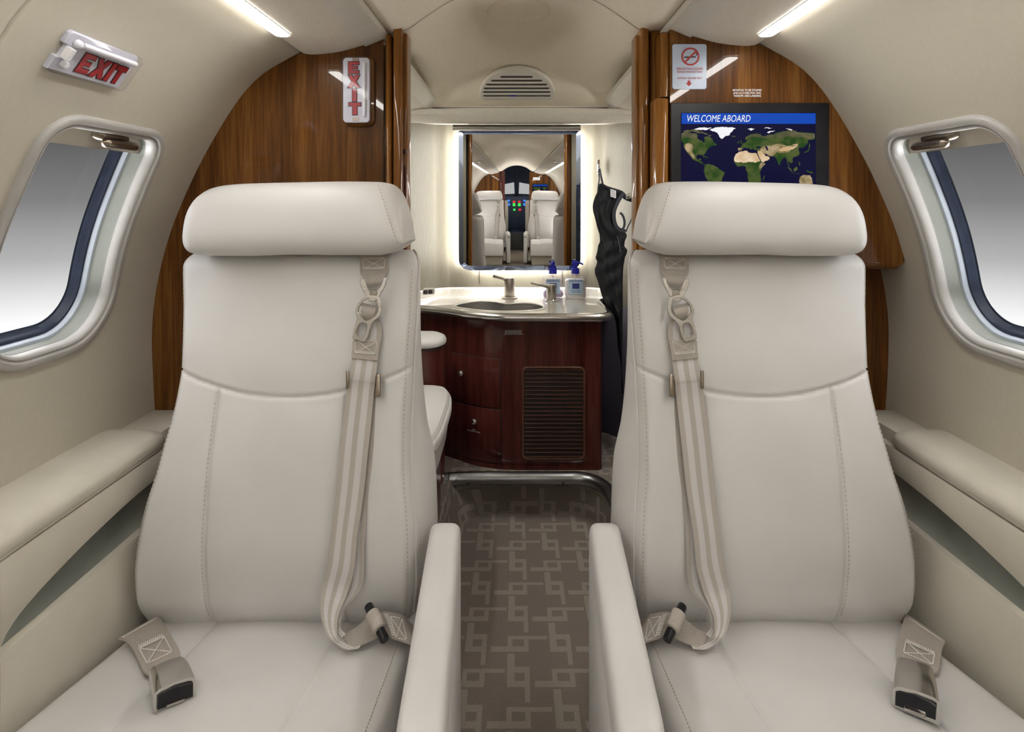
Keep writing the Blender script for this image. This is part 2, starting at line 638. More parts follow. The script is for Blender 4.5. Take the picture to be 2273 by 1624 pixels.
def window_loop(yc, inset, n=9):
    """outline of a window in wall coordinates (Y, s), inset from the outer edge of the frame"""
    out = []
    hy, cs, hs = WIN_W / 2 - inset, (WIN_S0 + WIN_S1) / 2, (WIN_S1 - WIN_S0) / 2 - inset
    rt, rb = max(.062 - inset, .012), max(.112 - inset, .03)
    for sy, ss, r, a0 in ((1, -1, rt, 270), (1, 1, rb, 0), (-1, 1, rb, 90), (-1, -1, rt, 180)):
        for k in range(n + 1):
            a = math.radians(a0 + 90 * k / n)
            y, q = sy * (hy - r) + r * math.cos(a), ss * (hs - r) + r * math.sin(a)
            y += .010 * (q / hs) * max(0, y / hy)
            out.append((yc + y, cs + q))
    d = [0]
    m = len(out)
    for i in range(m):
        a, b = out[i], out[(i + 1) % m]
        d.append(d[-1] + math.hypot(b[0] - a[0], b[1] - a[1]))
    cl = out + [out[0]]
    return [(float(np.interp(t, d, [p[0] for p in cl])), float(np.interp(t, d, [p[1] for p in cl]))) for t in np.linspace(0, d[-1], 161)[:-1]]


def wall_side(side, name, windows, groove=None):
    v, f, uv = [], [], []

    def addgrid(ss, ys):
        b = len(v)
        for s in ss:
            for y in ys:
                off = 0
                if groove is not None:
                    off = .005 * math.exp(-((y - groove) / .0022) ** 2)
                v.append(wall_pt(side, s, y, off))
                uv.append((y, s))
        n = len(ys)
        for i in range(len(ss) - 1):
            for j in range(n - 1):
                a = b + i * n + j
                f.append((a, a + 1, a + n + 1, a + n))
    ys_all = [FWD]
    P = .205                                        # half width of the patch round a window
    s0, s1 = WIN_S0 - .03, WIN_S1 + .04
    top = list(np.linspace(0, s0, 26))
    bot = list(np.linspace(s1, SEND, 12))
    bands = []
    cur = FWD
    for yc in sorted(windows):
        bands.append((cur, yc - P, None))
        bands.append((yc - P, yc + P, yc))
        cur = yc + P
    bands.append((cur, AFT, None))
    for a, b, yc in bands:
        ys = list(np.linspace(a, b, 9))
        if groove is not None and a < groove < b:
            ys = sorted(ys + [groove + d for d in (-.008, -.005, -.003, -.0015, 0, .0015, .003, .005, .008)])
        if yc is None:
            addgrid(top + list(np.linspace(s0, s1, 30))[1:-1] + bot, ys)
            continue
        addgrid(top, ys)
        addgrid(bot, ys)
        inner = window_loop(yc, .012)
        n = len(inner)
        cy, cs = yc, (s0 + s1) / 2
        outer = []
        for y, s in inner:
            dy, dq = y - cy, s - cs
            k = min(P / abs(dy) if dy else 9, (s1 - s0) / 2 / abs(dq) if dq else 9)
            outer.append([cy + dy * k, cs + dq * k])
        for cyy, css in ((a, s0), (b, s0), (a, s1), (b, s1)):     # snap to corners
            i = min(range(n), key=lambda q: (outer[q][0] - cyy) ** 2 + (outer[q][1] - css) ** 2)
            outer[i] = [cyy, css]
        base = len(v)
        R = 8
        for r in range(R + 1):
            for (y0, q0), (y1, q1) in zip(inner, outer):
                y, q = y0 + (y1 - y0) * r / R, q0 + (q1 - q0) * r / R
                off = 0
                if groove is not None:
                    off = .005 * math.exp(-((y - groove) / .0022) ** 2)
                v.append(wall_pt(side, q, y, off))
                uv.append((y, q))
        for r in range(R):
            for j in range(n):
                a0, b0 = base + r * n + j, base + r * n + (j + 1) % n
                f.append((a0, b0, b0 + n, a0 + n))
    return obj(name, v, f, 'wall', uv=uv, sharp=0)


def ring_strip(side, yc, prof):
    """swept ring round the window; prof: (inset, outward offset)"""
    loops = [[wall_pt(side, s, y, off) for y, s in window_loop(yc, ins)] for ins, off in prof]
    n = len(loops[0])
    v = [p for l in loops for p in l]
    f = []
    for i in range(len(loops) - 1):
        for j in range(n):
            a, b = i * n + j, i * n + (j + 1) % n
            f.append((a, b, b + n, a + n))
    return v, f


def window(side, n, yc):
    r = empty('window_%d' % n, wall_pt(side, WIN_S1, yc), kind='structure')
    obj('window_frame', *ring_strip(side, yc, [(0, .003), (0, -.004), (.002, -.0075), (.006, -.009), (.012, -.008), (.015, -.004), (.0165, -.003),
                                               (.018, -.005), (.021, -.004), (.0235, .000), (.0248, .005), (.025, .013)]), 'frame', r)
    obj('reveal', *ring_strip(side, yc, [(.0255, .012), (.0238, .013), (.0235, .022), (.0245, .036), (.026, .039)]), 'reveal', r)
    obj('seal', *ring_strip(side, yc, [(.025, .037), (.029, .038), (.031, .041), (.032, .045), (.034, .047)]), 'seal', r)
    obj('gasket', *ring_strip(side, yc, [(.033, .045), (.036, .046), (.039, .051), (.044, .058), (.048, .059)]), 'gasket', r)
    lp = window_loop(yc, .044)
    c = wall_pt(side, (WIN_S0 + WIN_S1) / 2, yc, .056)
    vs = [c] + [wall_pt(side, s, y, .056) for y, s in lp]
    obj('pane', vs, [(0, i + 1, (i + 1) % len(lp) + 1) for i in range(len(lp))], 'pane', r)
    # blind pulled a little way down, with its grip
    s_end = WIN_S0 + .060
    v, f = [], []
    ys = np.linspace(yc - WIN_W / 2 + .012, yc + WIN_W / 2 - .014, 12)
    ss = np.linspace(WIN_S0 + .006, s_end, 6)
    for off in (.0225, .0265):
        for s in ss:
            for y in ys:
                v.append(wall_pt(side, s, y, off))
    m, k = len(ys), len(ys) * len(ss)
    for i in range(len(ss) - 1):
        for j in range(m - 1):
            a = i * m + j
            f += [(a, a + 1, a + m + 1, a + m), (a + k, a + k + m, a + k + m + 1, a + k + 1)]
    for j in range(m - 1):
        a = (len(ss) - 1) * m + j
        f.append((a, a + k, a + k + 1, a + 1))
    sh = obj('window_shade', v, f, 'shade', r, sharp=30)
    # grip: a rounded bar standing on a short foot
    yg, sg = yc + .03, WIN_S0 + .041
    lp = []
    for t in np.linspace(0, 1, 15):
        e = math.sqrt(max(0, 1 - (2 * t - 1) ** 8)) * .98 + .02
        y = yg - .047 + .094 * t
        ring = []
        for q in range(14):
            a = q / 14 * math.tau
            ring.append(wall_pt(side, sg + math.sin(a) * .0085 * e, y, .003 + math.cos(a) * .0085 * e))
        lp.append(ring)
    obj('shade_grip', *loft(lp), 'bronze', sh)
    lp = []
    for off, w, h in ((.0225, .038, .010), (.016, .036, .0095), (.006, .030, .006)):
        lp.append([wall_pt(side, sg - .008 + dv, yg - .012 + du, off) for du, dv in rrect(2 * w, 2 * h, h * .8, 4)])
    obj('grip_foot', *loft(lp), 'bronze', sh)
    return r


WINDOWS = [.979, -.75, -2.1, -3.45]
for side, nm, g in ((-1, 'wall_left', .705), (1, 'wall_right', None)):
    tag(wall_side(side, nm, WINDOWS, g), kind='structure')
k = 1
for yc in WINDOWS:
    for side in (-1, 1):
        window(side, k, yc)
        k += 1

# ------------------------------------------------------------------ ceiling: centre vault, outer panels, rails
def extrude_section(name, pts, y0, y1, mat, ny=2, sub=8, side=0, kind='structure', thick=None, **kw):
    """a section (x, z rel camera) swept along Y; side = +-1 mirrors a half section"""
    c = catmull(pts, sub) if sub > 1 else [np.array(p) for p in pts]
    sg = side if side else 1
    loops = [[Vector((sg * p[0], y, CZ + p[1])) for p in c] for y in np.linspace(y0, y1, ny)]
    o = obj(name, *loft(loops, closed=False, caps=False), mat, **kw)
    return tag(o, kind=kind)


VAULT = [(.345, .385), (.312, .378), (.29, .372), (.255, .376), (.215, .403), (.156, .440), (.08, .466), (0, .474)]
full = [(-x, z) for x, z in VAULT] + [(x, z) for x, z in VAULT[-2::-1]]
extrude_section('ceiling', full, FWD, BK + .01, 'ceil', ny=12)
for side in (-1, 1):
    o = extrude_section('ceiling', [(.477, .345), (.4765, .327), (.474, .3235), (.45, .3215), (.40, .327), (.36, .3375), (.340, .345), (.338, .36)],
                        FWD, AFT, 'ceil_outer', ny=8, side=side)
    # rail: a flat band with rounded edges
    sec = [(.3475, .352), (.346, .3425), (.3425, .3395), (.338, .340), (.302, .3555), (.2965, .3605), (.2955, .366), (.300, .372), (.345, .372)]
    c = catmull(sec, 4, closed=True)
    loops = [[Vector((side * p[0], y, CZ + p[1])) for p in c] for y in np.linspace(FWD, 2.14, 8)]
    tag(obj('trim_%d' % (1 if side < 0 else 2), *loft(loops), 'rail'), kind='structure')

VCAT = catmull(full, 8)
VC_X, VC_Z = [p[0] for p in VCAT], [p[1] for p in VCAT]
for side in (-1, 1):                       # unseen covers added to keep sky light out above the side fittings
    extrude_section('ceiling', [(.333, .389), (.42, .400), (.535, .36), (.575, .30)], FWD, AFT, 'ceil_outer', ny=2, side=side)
tag(obj('light_block_aft', *box(-.95, .95, 2.335, 2.35, .1, CZ + .46, 0), 'dark', smooth=False), kind='structure')  # unseen cap added behind the lavatory to stop sky light leaking in
LAVPROF = pchip([1.28, 1.4, 1.54, 1.67, 1.76, 1.954, 2.13], [.474, .452, .427, .410, .396, .3626, .3476])
# lavatory ceiling: level at the bulkhead, then falling to the aft wall, with a dished front
v, f = [], []
ny, nx = 60, 60
Y0, Y1 = BK + .01, 2.13
for j in range(ny + 1):
    t = j / ny
    Y = Y0 + (Y1 - Y0) * t
    for i in range(nx + 1):
        u = i / nx * 2 - 1
        x = .345 * u
        base = np.interp(x, VC_X, VC_Z)
        w = min(max((Y - 1.34) / .60, 0), 1)
        w = w * w * (3 - 2 * w)
        # a soft crease that arches over the vent
        cr_y = 1.60 + 2.3 * u * u
        dip = .010 / (1 + math.exp(-(Y - cr_y) / .025)) * (1 - w)
        zz = base * (1 - w) + LAVPROF(Y) * w - dip * max(0, 1 - (u / .6) ** 2)
        e_ = min(max((abs(x) - .225) / .06, 0), 1) * min(max((2.12 - Y) / .16, 0), 1)
        zz = max(zz, zz + (.366 - zz) * e_ * e_ * (3 - 2 * e_))
        v.append(Vector((x, Y, CZ + zz)))
for j in range(ny):
    for i in range(nx):
        a = j * (nx + 1) + i
        f.append((a, a + 1, a + nx + 2, a + nx + 1))
tag(obj('ceiling', v, f, 'ceil', sharp=0), kind='structure')
LAVCEIL = v


def lav_ceiling_z(x, Y):
    i = min(max((x / .345 + 1) / 2 * nx, 0), nx - 1e-6)
    j = min(max((Y - Y0) / (Y1 - Y0) * ny, 0), ny - 1e-6)
    i0, j0 = int(i), int(j)
    g = lambda a, b: LAVCEIL[b * (nx + 1) + a].z
    fi, fj = i - i0, j - j0
    return (g(i0, j0) * (1 - fi) + g(i0 + 1, j0) * fi) * (1 - fj) + (g(i0, j0 + 1) * (1 - fi) + g(i0 + 1, j0 + 1) * fi) * fj


# ------------------------------------------------------------------ floor with key-patterned carpet
LAVZ = .148
PER = .2195


def key_pattern(x, y):
    """True where the pale interlocking key runs"""
    u = ((x + .009) / PER * 12)
    w = ((y - 1.969) / PER * 12)
    for cx, cy, rot in ((0, 0, 0), (6, 6, 0), (6, 0, 1), (0, 6, 1)):
        a = (u - cx + 6) % 12 - 6
        b = (w - cy + 6) % 12 - 6
        if rot == 0:
            bars = ((-1.6, 4, .62, 1.58), (-1.6, -.75, -.8, 1.58), (-4, 1.6, -1.58, -.62), (.75, 1.6, -1.58, .8))
        else:
            bars = ((-1.58, -.70, -1.6, 4), (-1.58, .8, -1.6, -.72), (.70, 1.58, -4, 1.6), (-.8, 1.58, .72, 1.6))
        for x0, x1, y0, y1 in bars:
            if x0 <= a <= x1 and y0 <= b <= y1:
                return True
    return False


CELL = PER / 36
fv, ff, fm = [], [], []


def carpet_sheet(fn, us, vs, pat):
    """grid of carpet cells; fn maps (u, v) to a point, pat maps cell centre to a pattern lookup"""
    b = len(fv)
    n = len(us)
    for q in vs:
        for p in us:
            fv.append(fn(p, q))
    for j in range(len(vs) - 1):
        for i in range(n - 1):
            a = b + j * n + i
            ff.append((a, a + 1, a + n + 1, a + n))
            fm.append(1 if pat((us[i] + us[i + 1]) / 2, (vs[j] + vs[j + 1]) / 2) else 0)


# well edge (plan): the riser runs across and comes forward at both sides in rounded corners
well = catmull([(-.252, 1.30), (-.252, 1.62), (-.246, 1.86), (-.215, 2.06), (-.165, 2.145), (-.10, 2.165), (0, 2.168), (.14, 2.168),
                (.225, 2.155), (.278, 2.11), (.308, 2.03), (.318, 1.9), (.318, 1.62), (.318, 1.30)], 10)
wx0, wx1 = -.58, .58
us = list(np.arange(wx0, wx1 + CELL, CELL))
carpet_sheet(lambda x, y: Vector((x, y, 0)), us, list(np.arange(.55, 2.32, CELL)), key_pattern)
wl = np.concatenate([[0], np.cumsum([np.linalg.norm(b - a) for a, b in zip(well, well[1:])])])
wmid = float(np.interp(0, [p[0] for p in well[20:100]], wl[20:100]))


def well_pt(s):
    return np.array([np.interp(s, wl, [p[i] for p in well]) for i in (0, 1)])


S_LEFT = float(np.interp(2.10, [p[1] for p in well[:40]], wl[:40]))


well_top = catmull([(-.252, 1.30), (-.252, 1.62), (-.252, 1.86), (-.252, 2.10), (-.238, 2.152), (-.10, 2.167), (0, 2.170), (.14, 2.170),
                    (.225, 2.158), (.280, 2.113), (.310, 2.033), (.320, 1.9), (.320, 1.62), (.320, 1.30)], 10)


def riser(s, z):
    i = float(np.interp(s, wl, np.arange(len(well))))
    t = z / LAVZ
    return Vector((*[(1 - t) * np.interp(i, np.arange(len(well)), [p[k] for p in well]) + t * np.interp(i, np.arange(len(well)), [p[k] for p in well_top]) for k in (0, 1)], z))


carpet_sheet(riser, list(np.arange(0, wl[-1], CELL)), list(np.linspace(0, LAVZ, 17)), lambda s, z: key_pattern(s - wmid, 2.168 + z))
# lavatory floor all round the well
wtx = [p[0] for p in well_top[30:100]]
gx, gy = np.arange(-.60, .62, CELL), np.arange(1.50, 2.74, CELL)
b0 = len(fv)
for y in gy:
    for x in gx:
        fv.append(Vector((x, y, LAVZ)))


def in_well(x, y):
    if not -.252 < x < .320:
        return False
    lim = np.interp(x, [p[0] for p in well_top[31:101]], [p[1] for p in well_top[31:101]])
    return y < lim


for j in range(len(gy) - 1):
    for i in range(len(gx) - 1):
        if in_well(gx[i] + CELL / 2, gy[j] + CELL / 2):
            continue
        a = b0 + j * len(gx) + i
        ff.append((a, a + 1, a + len(gx) + 1, a + len(gx)))
        fm.append(1 if key_pattern(gx[i] + CELL / 2, gy[j] + CELL / 2) else 0)
# plain carpet forward and under the seats
for x0, x1, y0, y1 in ((-.95, wx0, .55, 2.1), (us[-1], .95, .55, 2.1), (-.95, .95, -8.4, .55)):
    b = len(fv)
    fv += [Vector((x0, y0, 0)), Vector((x1, y0, 0)), Vector((x1, y1, 0)), Vector((x0, y1, 0))]
    ff.append((b, b + 1, b + 2, b + 3))
    fm.append(2)
SCL = lambda p: Vector((CX, 0, CZ)) + (Vector(p) - Vector((CX, 0, CZ))) * LK
fv = [SCL(p) for p in fv]
tag(obj('floor', fv, ff, ['carpet', 'carpet_lt', 'carpet_plain'], mat_idx=fm, smooth=False), kind='structure')

# ------------------------------------------------------------------ side ledges
def ledge(side, edge, label):
    zt = CZ - .435
    r = empty('side_ledge', (side * .74, .3, 0), label, 'armrest ledge')
    x_in, x_out = edge, .803
    # padded top: rounded inner edge
    sec = [(x_out, zt + .002), (x_out - .05, zt + .003), (x_in + .03, zt + .001), (x_in + .012, zt - .003), (x_in + .002, zt - .012),
           (x_in + .0005, zt - .022), (x_in + .004, zt - .031), (x_in + .014, zt - .034), (x_out, zt - .034)]
    c = catmull(sec, 5)
    loops = []
    for y, e in ((-3.9, 0), (.2, 0), (.9, 0), (1.105, 0), (1.125, .002), (1.135, .010)):
        loops.append([Vector((side * (p[0] + (e if p[0] < .72 else 0)), y, p[1] - (e if p[1] > zt - .02 else 0))) for p in c])
    obj('ledge_cushion', *loft(loops), 'leather_trim', r)
    # lower shelf behind the cushion, up to the partition
    obj('rear_shelf', *box(*sorted((side * (x_in + .02), side * .80)), 1.10, BK - .002, zt - .05, zt - .012, .004), 'leather_trim', r)
    # side panel with a long tapering pocket
    xp = edge + .003
    zl = CZ - .596
    up = pchip([.765, .775, .803, .875, .962, 1.037, 1.12, 1.2], [CZ - .590, CZ - .575, CZ - .559, CZ - .542, CZ - .529, CZ - .522, CZ - .518, CZ - .516])
    ys = list(np.linspace(.767, 1.2, 40))
    mb = MB()

    def strip(cols, th=.016, soft=.006):
        """panel from (y, z low, z high) columns, with rolled edges"""
        loops = []
        for y, a, b in cols:
            lp = [(xp + th, a), (xp + soft * .3, a), (xp, a + min(soft, (b - a) / 3)), (xp, (a + b) / 2), (xp, b - min(soft, (b - a) / 3)), (xp + soft * .3, b),
                  (xp + th, b)]
            loops.append([Vector((side * p[0], y, p[1])) for p in lp])
        return loft(loops, closed=True, caps=True)
    mb.add(*strip([(y, up(y), zt - .037) for y in ys]))
    obj('upper_panel', mb.v, mb.f, 'leather_trim', r)
    obj('lower_panel', *strip([(y, .03, zl) for y in np.linspace(.767, 1.26, 12)]), 'leather_trim', r)
    obj('front_panel', *strip([(y, .03, zt - .037) for y in np.linspace(-3.9, .765, 12)]), 'leather_trim', r)
    obj('pocket', *box(*sorted((side * (xp + .05), side * (xp + .055))), .76, 1.26, zl - .1, zt - .038, 0), 'pocket', r)
    return r


ledge(-1, .688, 'cream padded armrest ledge running along the wall under the window beside the EXIT sign')
ledge(1, .706, 'cream padded armrest ledge running along the wall under the window beside the monitor partition')
# ------------------------------------------------------------------ seats
YF = pchip([.30, .416, .47, .55, .65, .80, .90, 1.0, 1.06], [1.045, 1.030, 1.010, 1.000, 1.010, 1.045, 1.070, 1.103, 1.122])   # back cushion face


def px_zx(py, px, extra=0.0):
    Y = 1.05
    for _ in range(12):
        z = CZ - (py - VY) / F * Y
        Y = YF(z) + extra
    return z, CX + (px - VX) / F * Y


def hit_back(px, py, lift=0.0):
    Y = 1.05
    for _ in range(14):
        z = CZ - (py - VY) / F * Y
        Y = YF(z) - lift
    return W(px, py, Y)


def zc_flat(Y):
    return .412 + .21 * max(0, 1.02 - Y) - 1.1 * max(0, .62 - Y) ** 2 * 4


def hit_cushion(px, py, lift=0.0):
    Y = .9
    for _ in range(30):
        z = zc_flat(Y) + lift
        Y = .5 * Y + .5 * (CZ - z) * F / (py - VY)
    return W(px, py, Y)


XL = [px_zx(*q) for q in ((560, 398), (600, 397), (700, 398), (770, 396), (830, 393), (875, 385), (920, 375), (980, 358), (1050, 338), (1130, 312), (1200, 296), (1290, 289),
                          (1340, 294), (1385, 312), (1420, 330))]
XR = [px_zx(*q) for q in ((555, 925), (600, 926), (700, 921), (830, 913), (920, 909), (1050, 908), (1130, 914), (1200, 917), (1290, 918), (1360, 913), (1420, 905))]
XS = [px_zx(q[0], q[1], .11) for q in ((555, 936), (600, 939), (700, 941), (830, 945), (920, 953), (960, 961), (1000, 968), (1060, 971), (1150, 972), (1420, 970))]
fxl, fxr, fxs = (pchip([a for a, b in q], [b for a, b in q]) for q in (XL, XR, XS))
SEAM_X = (-.545, -.315)


def seam_z(x):
    return .806 + .036 * min(((x + .42) / .19) ** 2, 2.0)


def groove(d, depth=.0055, w=.0032):
    return depth * math.exp(-(d / w) ** 2)


def backrest_geo():
    zb, zt, rt = .335, 1.056, .030
    rows = list(np.linspace(zb, zt - rt, 190)) + [zt - rt + rt * math.sin(a) for a in np.linspace(0, math.pi / 2, 12)[1:]]
    NFR = 150
    loops = []
    for z in rows:
        ins = 0.0
        if z > zt - rt:
            h = z - (zt - rt)
            ins = rt - math.sqrt(max(rt * rt - h * h, 0))
        zz = min(z, 1.05)
        xl, xr, xs, yf = fxl(zz) + ins, fxr(zz) - ins * .6, fxs(zz) - ins, YF(z) + ins
        th = .14 - .072 * min(max((z - .45) / .6, 0), 1)
        lp = []
        r = .024
        sz = None
        for i in range(NFR + 1):
            u = i / NFR
            x = xl + (xr - xl) * u
            d = min(x - xl, xr - x)
            y = yf + (r * .8 - math.sqrt(max((r * .8) ** 2 - max(r * .8 - d, 0) ** 2, 0)) if d < r * .8 else 0)
            y -= .010 * (1 - abs(2 * u - 1) ** 2.6)
            dz = z - seam_z(x)
            y += groove(dz)
            y -= .004 * (1 - math.exp(-(dz / .03) ** 2)) * (1 if d > .01 else 0)
            if dz < 0:
                for sx in SEAM_X:
                    y += groove(x - sx) * min(1, -dz / .01)
                    y += .004 * math.exp(-((x - sx) / .022) ** 2) * min(1, -dz / .03)
            # bottom tucks in
            if z < .45:
                y += .05 * ((.45 - z) / .1) ** 2
            lp.append(Vector((x, y, z)))
        y1 = lp[-1].y
        yb = yf + th - 2 * ins
        yb = max(yb, y1 + .01)
        for k in range(1, 11):
            t = k / 10
            xx = xr + (xs - xr) * (t ** .8) + .004 * math.sin(math.pi * t)
            lp.append(Vector((xx, y1 + (yb - .02 - y1) * t if yb - .02 > y1 else y1 + .001 * k, z)))
        for k in range(1, 25):
            t = k / 25
            lp.append(Vector((xs + (xl + .004 - xs) * t, yb + .012 * math.sin(math.pi * t), z)))
        for k in range(0, 8):
            t = k / 8
            lp.append(Vector((xl + .004 * (1 - t), yb - (yb - lp[0].y) * t, z)))
        loops.append(lp)
    return loft(loops)


HT = [(411, 500), (414, 480), (424, 455), (440, 430), (462, 415), (490, 409), (530, 406), (640, 403), (760, 401), (830, 402), (856, 406), (874, 418), (888, 445),
      (898, 480), (904, 520), (906, 535)]
HB = [(411, 506), (413, 530), (421, 550), (435, 562), (460, 567), (560, 568), (650, 565), (760, 566), (840, 566), (868, 562), (886, 556), (900, 547), (906, 537)]


def headrest_geo(solid=True):
    Yo = 1.085
    tx = pchip([W(a, b, Yo).x for a, b in HT], [W(a, b, Yo).z for a, b in HT])
    bx = pchip([W(a, b, Yo).x for a, b in HB], [W(a, b, Yo).z for a, b in HB])
    x0, x1 = W(411, 500, Yo).x, W(906, 536, Yo).x
    loops = []
    ts = [.5 - .5 * math.cos(math.pi * t) for t in np.linspace(.012, .988, 90)]
    for t in ts:
        x = x0 + (x1 - x0) * t
        zt, zb = tx(x), bx(x)
        zm, hh = (zt + zb) / 2, max((zt - zb) / 2, .004)
        e_out = (1 - max(0, (1 - t / .08)) ** 2.2) if t < .08 else 1
        e_in = 1.0
        th = .064 * math.sqrt(max(e_out, .02))
        # the end towards the aisle slopes back behind a stitched seam
        xs_seam = -.245 + (.97 - 0) * 0 + .038 * ((1.19 - zm) / .14)
        lp = []
        NH = 56
        for k in range(NH):
            a = k / NH * math.tau
            ca, sa = math.cos(a), math.sin(a)
            q = (abs(ca) ** 2.9 + abs(sa) ** 2.9) ** (-1 / 2.9)
            z = zm + hh * q * sa
            fy = q * ca
            y = 1.112 + .24 * (z - 1.12) - th * fy
            if fy > 0:
                xse = -.262 + .052 * (1.19 - z) / .14
                y += .62 * max(0, x - xse) * min(1, fy * 1.3)
                y += groove(x - xse, .003, .0028) * min(1, fy * 2)
            lp.append(Vector((x, y, z)))
        loops.append(lp)
    return loft(loops)


def cushion_geo():
    x0, x1 = -.672, -.192
    nu, nv = 150, 120
    v, f = [], []
    for j in range(nv + 1):
        t = j / nv
        Y = 1.10 - .62 * t
        for i in range(nu + 1):
            u = i / nu
            x = x0 + (x1 - x0) * u
            d = min(x - x0, x1 - x)
            z = zc_flat(Y) + .006 * (1 - abs(2 * u - 1) ** 3)
            r = .02
            if d < r:
                z -= r - math.sqrt(r * r - (r - d) ** 2)
            for sx in (-.541, -.315):
                z -= groove(x - sx, .004, .003)
                z -= .003 * math.exp(-((x - sx) / .03) ** 2)
            if 0 < (x + .541) < .226:
                z += .007 * math.sin(math.pi * (x + .541) / .226)
            # shallow creases of a used cushion
            z -= .0022 * math.exp(-((Y - .86 - .10 * (x + .43) ** 2 * 6) / .02) ** 2) * math.exp(-((x + .45) / .12) ** 2)
            v.append(Vector((x, Y, z)))
    n = nu + 1
    for j in range(nv):
        for i in range(nu):
            a = j * n + i
            f.append((a, a + 1, a + n + 1, a + n))
    rim = [i for i in range(n)] + [j * n + nu for j in range(1, nv + 1)] + [nv * n + i for i in range(nu - 1, -1, -1)] + [j * n for j in range(nv - 1, 0, -1)]
    b = len(v)
    for i in rim:
        v.append(Vector((v[i].x, v[i].y, .28)))
    k = len(rim)
    for i in range(k):
        f.append((rim[i], rim[(i + 1) % k], b + (i + 1) % k, b + i))
    f.append(tuple(range(b, b + k)))
    return v, f


def arm_geo():
    loops = []
    for t in np.linspace(0, 1, 40):
        Y = 1.052 + (.612 - 1.052) * t
        e = 1.0
        if t < .06:
            e = math.sqrt(max(1 - ((.06 - t) / .06) ** 2, .0)) * .9 + .1
        if t > .93:
            e = math.sqrt(max(1 - ((t - .93) / .07) ** 2, .0)) * .96 + .04
        xc = -.1405 + .0205 * (1.04 - Y) / .4
        lp = []
        for k in range(40):
            a = k / 40 * math.tau
            ca, sa = math.cos(a), math.sin(a)
            q = (abs(ca) ** 4.5 + abs(sa) ** 4.5) ** (-1 / 4.5)
            lp.append(Vector((xc + .0275 * e ** .6 * q * ca, Y, .553 + .034 * e * q * sa)))
        loops.append(lp)
    return loft(loops)


def arm_panel_geo():
    mb = MB()
    a, b = -.1405 + .0205 * (1.04 - 1.055) / .4, -.1405 + .0205 * (1.04 - .64) / .4
    w = .0265
    mb.add(*hexa([(b - w, .64, FZ + .02), (b + w, .64, FZ + .02), (a + w, 1.055, FZ + .02), (a - w, 1.055, FZ + .02),
                  (b - w, .64, .535), (b + w, .64, .535), (a + w, 1.055, .535), (a - w, 1.055, .535)], .012, 4))
    return mb.v, mb.f


def flip(v, side):
    return [Vector((-side * p.x, p.y, p.z)) for p in v] if side > 0 else [Vector(p) for p in v]


